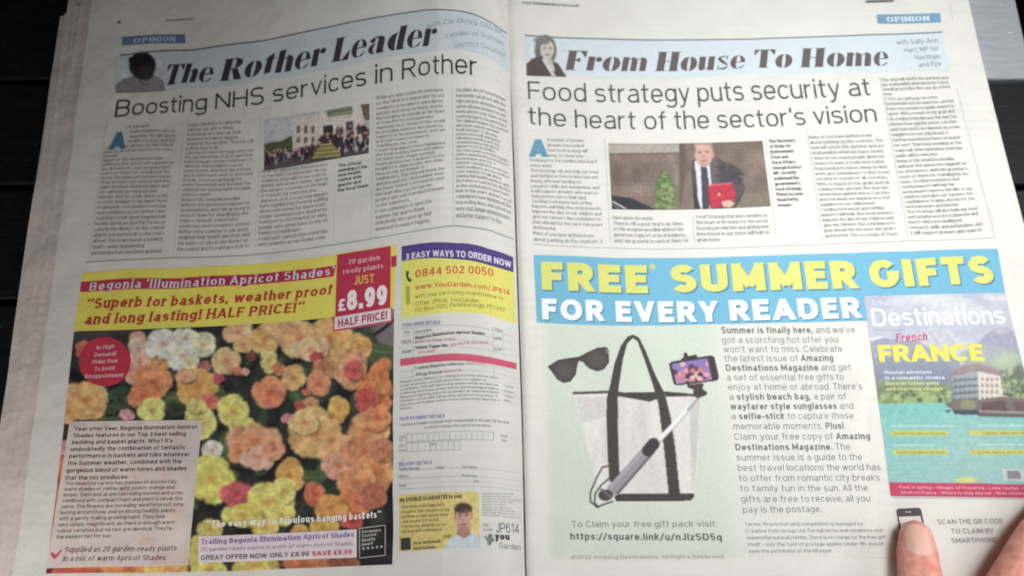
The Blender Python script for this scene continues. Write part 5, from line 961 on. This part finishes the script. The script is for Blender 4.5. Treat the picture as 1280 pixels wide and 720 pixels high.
hand_px = {'thumb': [((1272, 985), .030, .017), ((1196, 860), .030, .0150), ((1160, 775), .0275, .0125), ((1150, 722), .0265, .0121), ((1146.5, 690), .0255, .0112), ((1145, 671), .0240, .0094)],
 'index': [((1300, 960), .0270, .016), ((1262, 800), .0300, .0135), ((1256, 742), .0330, .0118), ((1292, 672), .0290, .0098), ((1330, 618), .0220, .0088), ((1352, 582), .0175, .0078)],
 'middle': [((1340, 955), .0290, .016), ((1345, 800), .0330, .0130), ((1375, 700), .0370, .0105), ((1400, 640), .0290, .0095), ((1415, 600), .0190, .0082)],
 'ring': [((1385, 960), .0290, .015), ((1410, 815), .0310, .0122), ((1450, 720), .0350, .0100), ((1475, 665), .0270, .0090), ((1487, 630), .0180, .0078)],
 'little': [((1425, 980), .0250, .014), ((1468, 850), .0270, .0112), ((1510, 770), .0290, .0088), ((1532, 725), .0230, .0080), ((1542, 698), .0155, .0070)],
 'palm': [((1272, 985), .0230, .017), ((1330, 1060), .0250, .020), ((1390, 1060), .0250, .019), ((1425, 980), .0250, .015)], 'palm2': [((1230, 900), .0240, .0135), ((1300, 890), .0270, .0150), ((1360, 880), .0290, .0150), ((1425, 890), .0280, .0135)],
 'palm3': [((1235, 820), .0250, .0115), ((1262, 800), .0290, .013), ((1345, 800), .0330, .0130), ((1410, 815), .0310, .0122), ((1468, 850), .0270, .0112)], 'web': [((1196, 860), .0230, .013), ((1222, 815), .0240, .0100), ((1258, 780), .0280, .0115)],
 'palm4': [((1262, 880), .026, .014), ((1300, 975), .027, .017), ((1350, 1050), .027, .020), ((1365, 1110), .027, .021)], 'palm5': [((1345, 880), .028, .0150), ((1355, 980), .028, .018), ((1362, 1060), .027, .021)], 'palm6': [((1410, 900), .028, .0140), ((1395, 985), .027, .017), ((1385, 1060), .026, .020)], 'wrist': [((1345, 1060), .0250, .022), ((1370, 1180), .0270, .0235), ((1400, 1330), .0330, .027), ((1430, 1500), .0370, .032)]}
def ico(n=2):
    import bmesh
    bm = bmesh.new(); bmesh.ops.create_icosphere(bm, subdivisions=n, radius=1.0); V = np.array([v.co[:] for v in bm.verts]); F = np.array([[v.index for v in f.verts] for f in bm.faces]); bm.free(); return V, F
IV, IF = ico(2); HV, HF = [], []; nb = 0
for nm, ch in hand_px.items():
    pts = [(P3(*p, z), r_) for p, z, r_ in ch]
    for (a, ra), (b_, rb) in zip(pts[:-1], pts[1:]):
        k = max(2, int(np.linalg.norm(b_ - a) / .0016))
        for i in range(k + 1):
            t = i / k; c = a + (b_ - a) * t; rr = ra + (rb - ra) * t
            fl = np.array([1, 1, .86]) if nm != 'thumb' else np.array([1, 1, .80])
            HV.append(IV * rr * fl + c); HF.append(IF + nb); nb += len(IV)
raw = mesh_obj('hand_raw', np.vstack(HV), np.vstack(HF), M_SKIN)
md = raw.modifiers.new('r', 'REMESH'); md.mode = 'VOXEL'; md.voxel_size = .0008; ms = raw.modifiers.new('s', 'SMOOTH'); ms.factor = .6; ms.iterations = 16
dg = bpy.context.evaluated_depsgraph_get(); hm = bpy.data.meshes.new_from_object(raw.evaluated_get(dg)); bpy.data.objects.remove(raw)
nv = len(hm.vertices); co = np.empty(nv * 3, np.float32); hm.vertices.foreach_get('co', co); co = co.reshape(-1, 3)
# knuckle creases and the bed of the nail, pressed into the skin
tip = P3(1145, 671, .024); ax = P3(1150, 722, .0265) - tip; ax /= np.linalg.norm(ax); rel = co - tip; al_ = rel @ ax
near = np.linalg.norm(rel - al_[:, None] * ax, axis=1) < .016
for pos, dep, wd in ((.0150, .0006, .0009), (.0180, .0004, .0008), (.0222, .0010, .0008), (.0245, .0007, .0007), (.0268, .0012, .0009), (.0290, .0009, .0008), (.0315, .0010, .0009)):
    wv = .0012 * np.sin(rel[:, 0] * 420 + pos * 900); co[:, 2] -= near * dep * np.exp(-((al_ - pos - wv) / wd) ** 2) * (rel[:, 2] > 0)
hm.vertices.foreach_set('co', co.ravel()); hm.polygons.foreach_set('use_smooth', np.ones(len(hm.polygons), bool)); hm.materials.clear(); hm.materials.append(M_SKIN); hm.name = 'hand'; hm.update()
hand = empty('hand', tuple(P3(1300, 900, 0.013)), 'bare hand with its thumb pressed on the phone drawing at the corner of the newspaper', 'hand')
body = bpy.data.objects.new('skin', hm); COL.objects.link(body); body.parent = hand; body.location = -hand.location
# thumbnail: a curved plate laid on the skin
from mathutils.bvhtree import BVHTree
bv = BVHTree.FromPolygons([tuple(v) for v in co], [tuple(p.vertices) for p in hm.polygons])
m, nt, bs, lk = new_mat('nail'); bs.inputs['Base Color'].default_value = (*srgb((240, 190, 176)), 1); bs.inputs['Roughness'].default_value = .42; bs.inputs['Specular IOR Level'].default_value = .3; bs.inputs['Subsurface Weight'].default_value = .2; bs.inputs['Subsurface Radius'].default_value = (.003, .001, .001); M_NAIL = m
side = np.cross(ax, (0, 0, 1)); side /= np.linalg.norm(side); side = side if side[0] > 0 else -side
NV, NF = [], []; na, ns = 18, 16
for i in range(na + 1):
    t = i / na; a_ = -.0068 + t * .0165; hw = .0072 * (1 - .25 * (1 - t) ** 3) * math.sqrt(max(0.02, 1 - max(0, (t - .8) / .2) ** 2 * .75)) * math.sqrt(max(.05, 1 - max(0, (.22 - t) / .22) ** 2 * .85))
    for j in range(ns + 1):
        s = -1 + 2 * j / ns; p = tip + ax * a_ + side * (s * hw - .0022) + np.array([0, 0, .05]); hit = bv.ray_cast(Vector(p), Vector((0, 0, -1)))
        z = hit[0].z if hit[0] is not None else tip[2]
        zc = tip[2] + .0078 - .0030 * (s * s) - .0035 * max(0, .30 - t) ** 1.2 * 3
        e = 1 - (abs(s) ** 6); NV.append((p[0], p[1], z + .00035 * e - .0001))
for i in range(na):
    for j in range(ns): q = i * (ns + 1) + j; NF.append((q, q + 1, q + ns + 2, q + ns + 1))
nl = mesh_obj('thumbnail', NV, NF, M_NAIL, None); nl.parent = hand; nl.location = -hand.location
if nl.data.polygons[40].normal.z < 0: nl.data.flip_normals()
print('tris', sum(len(o.data.loops) - 2 * len(o.data.polygons) for o in SC.objects if o.type == 'MESH'))
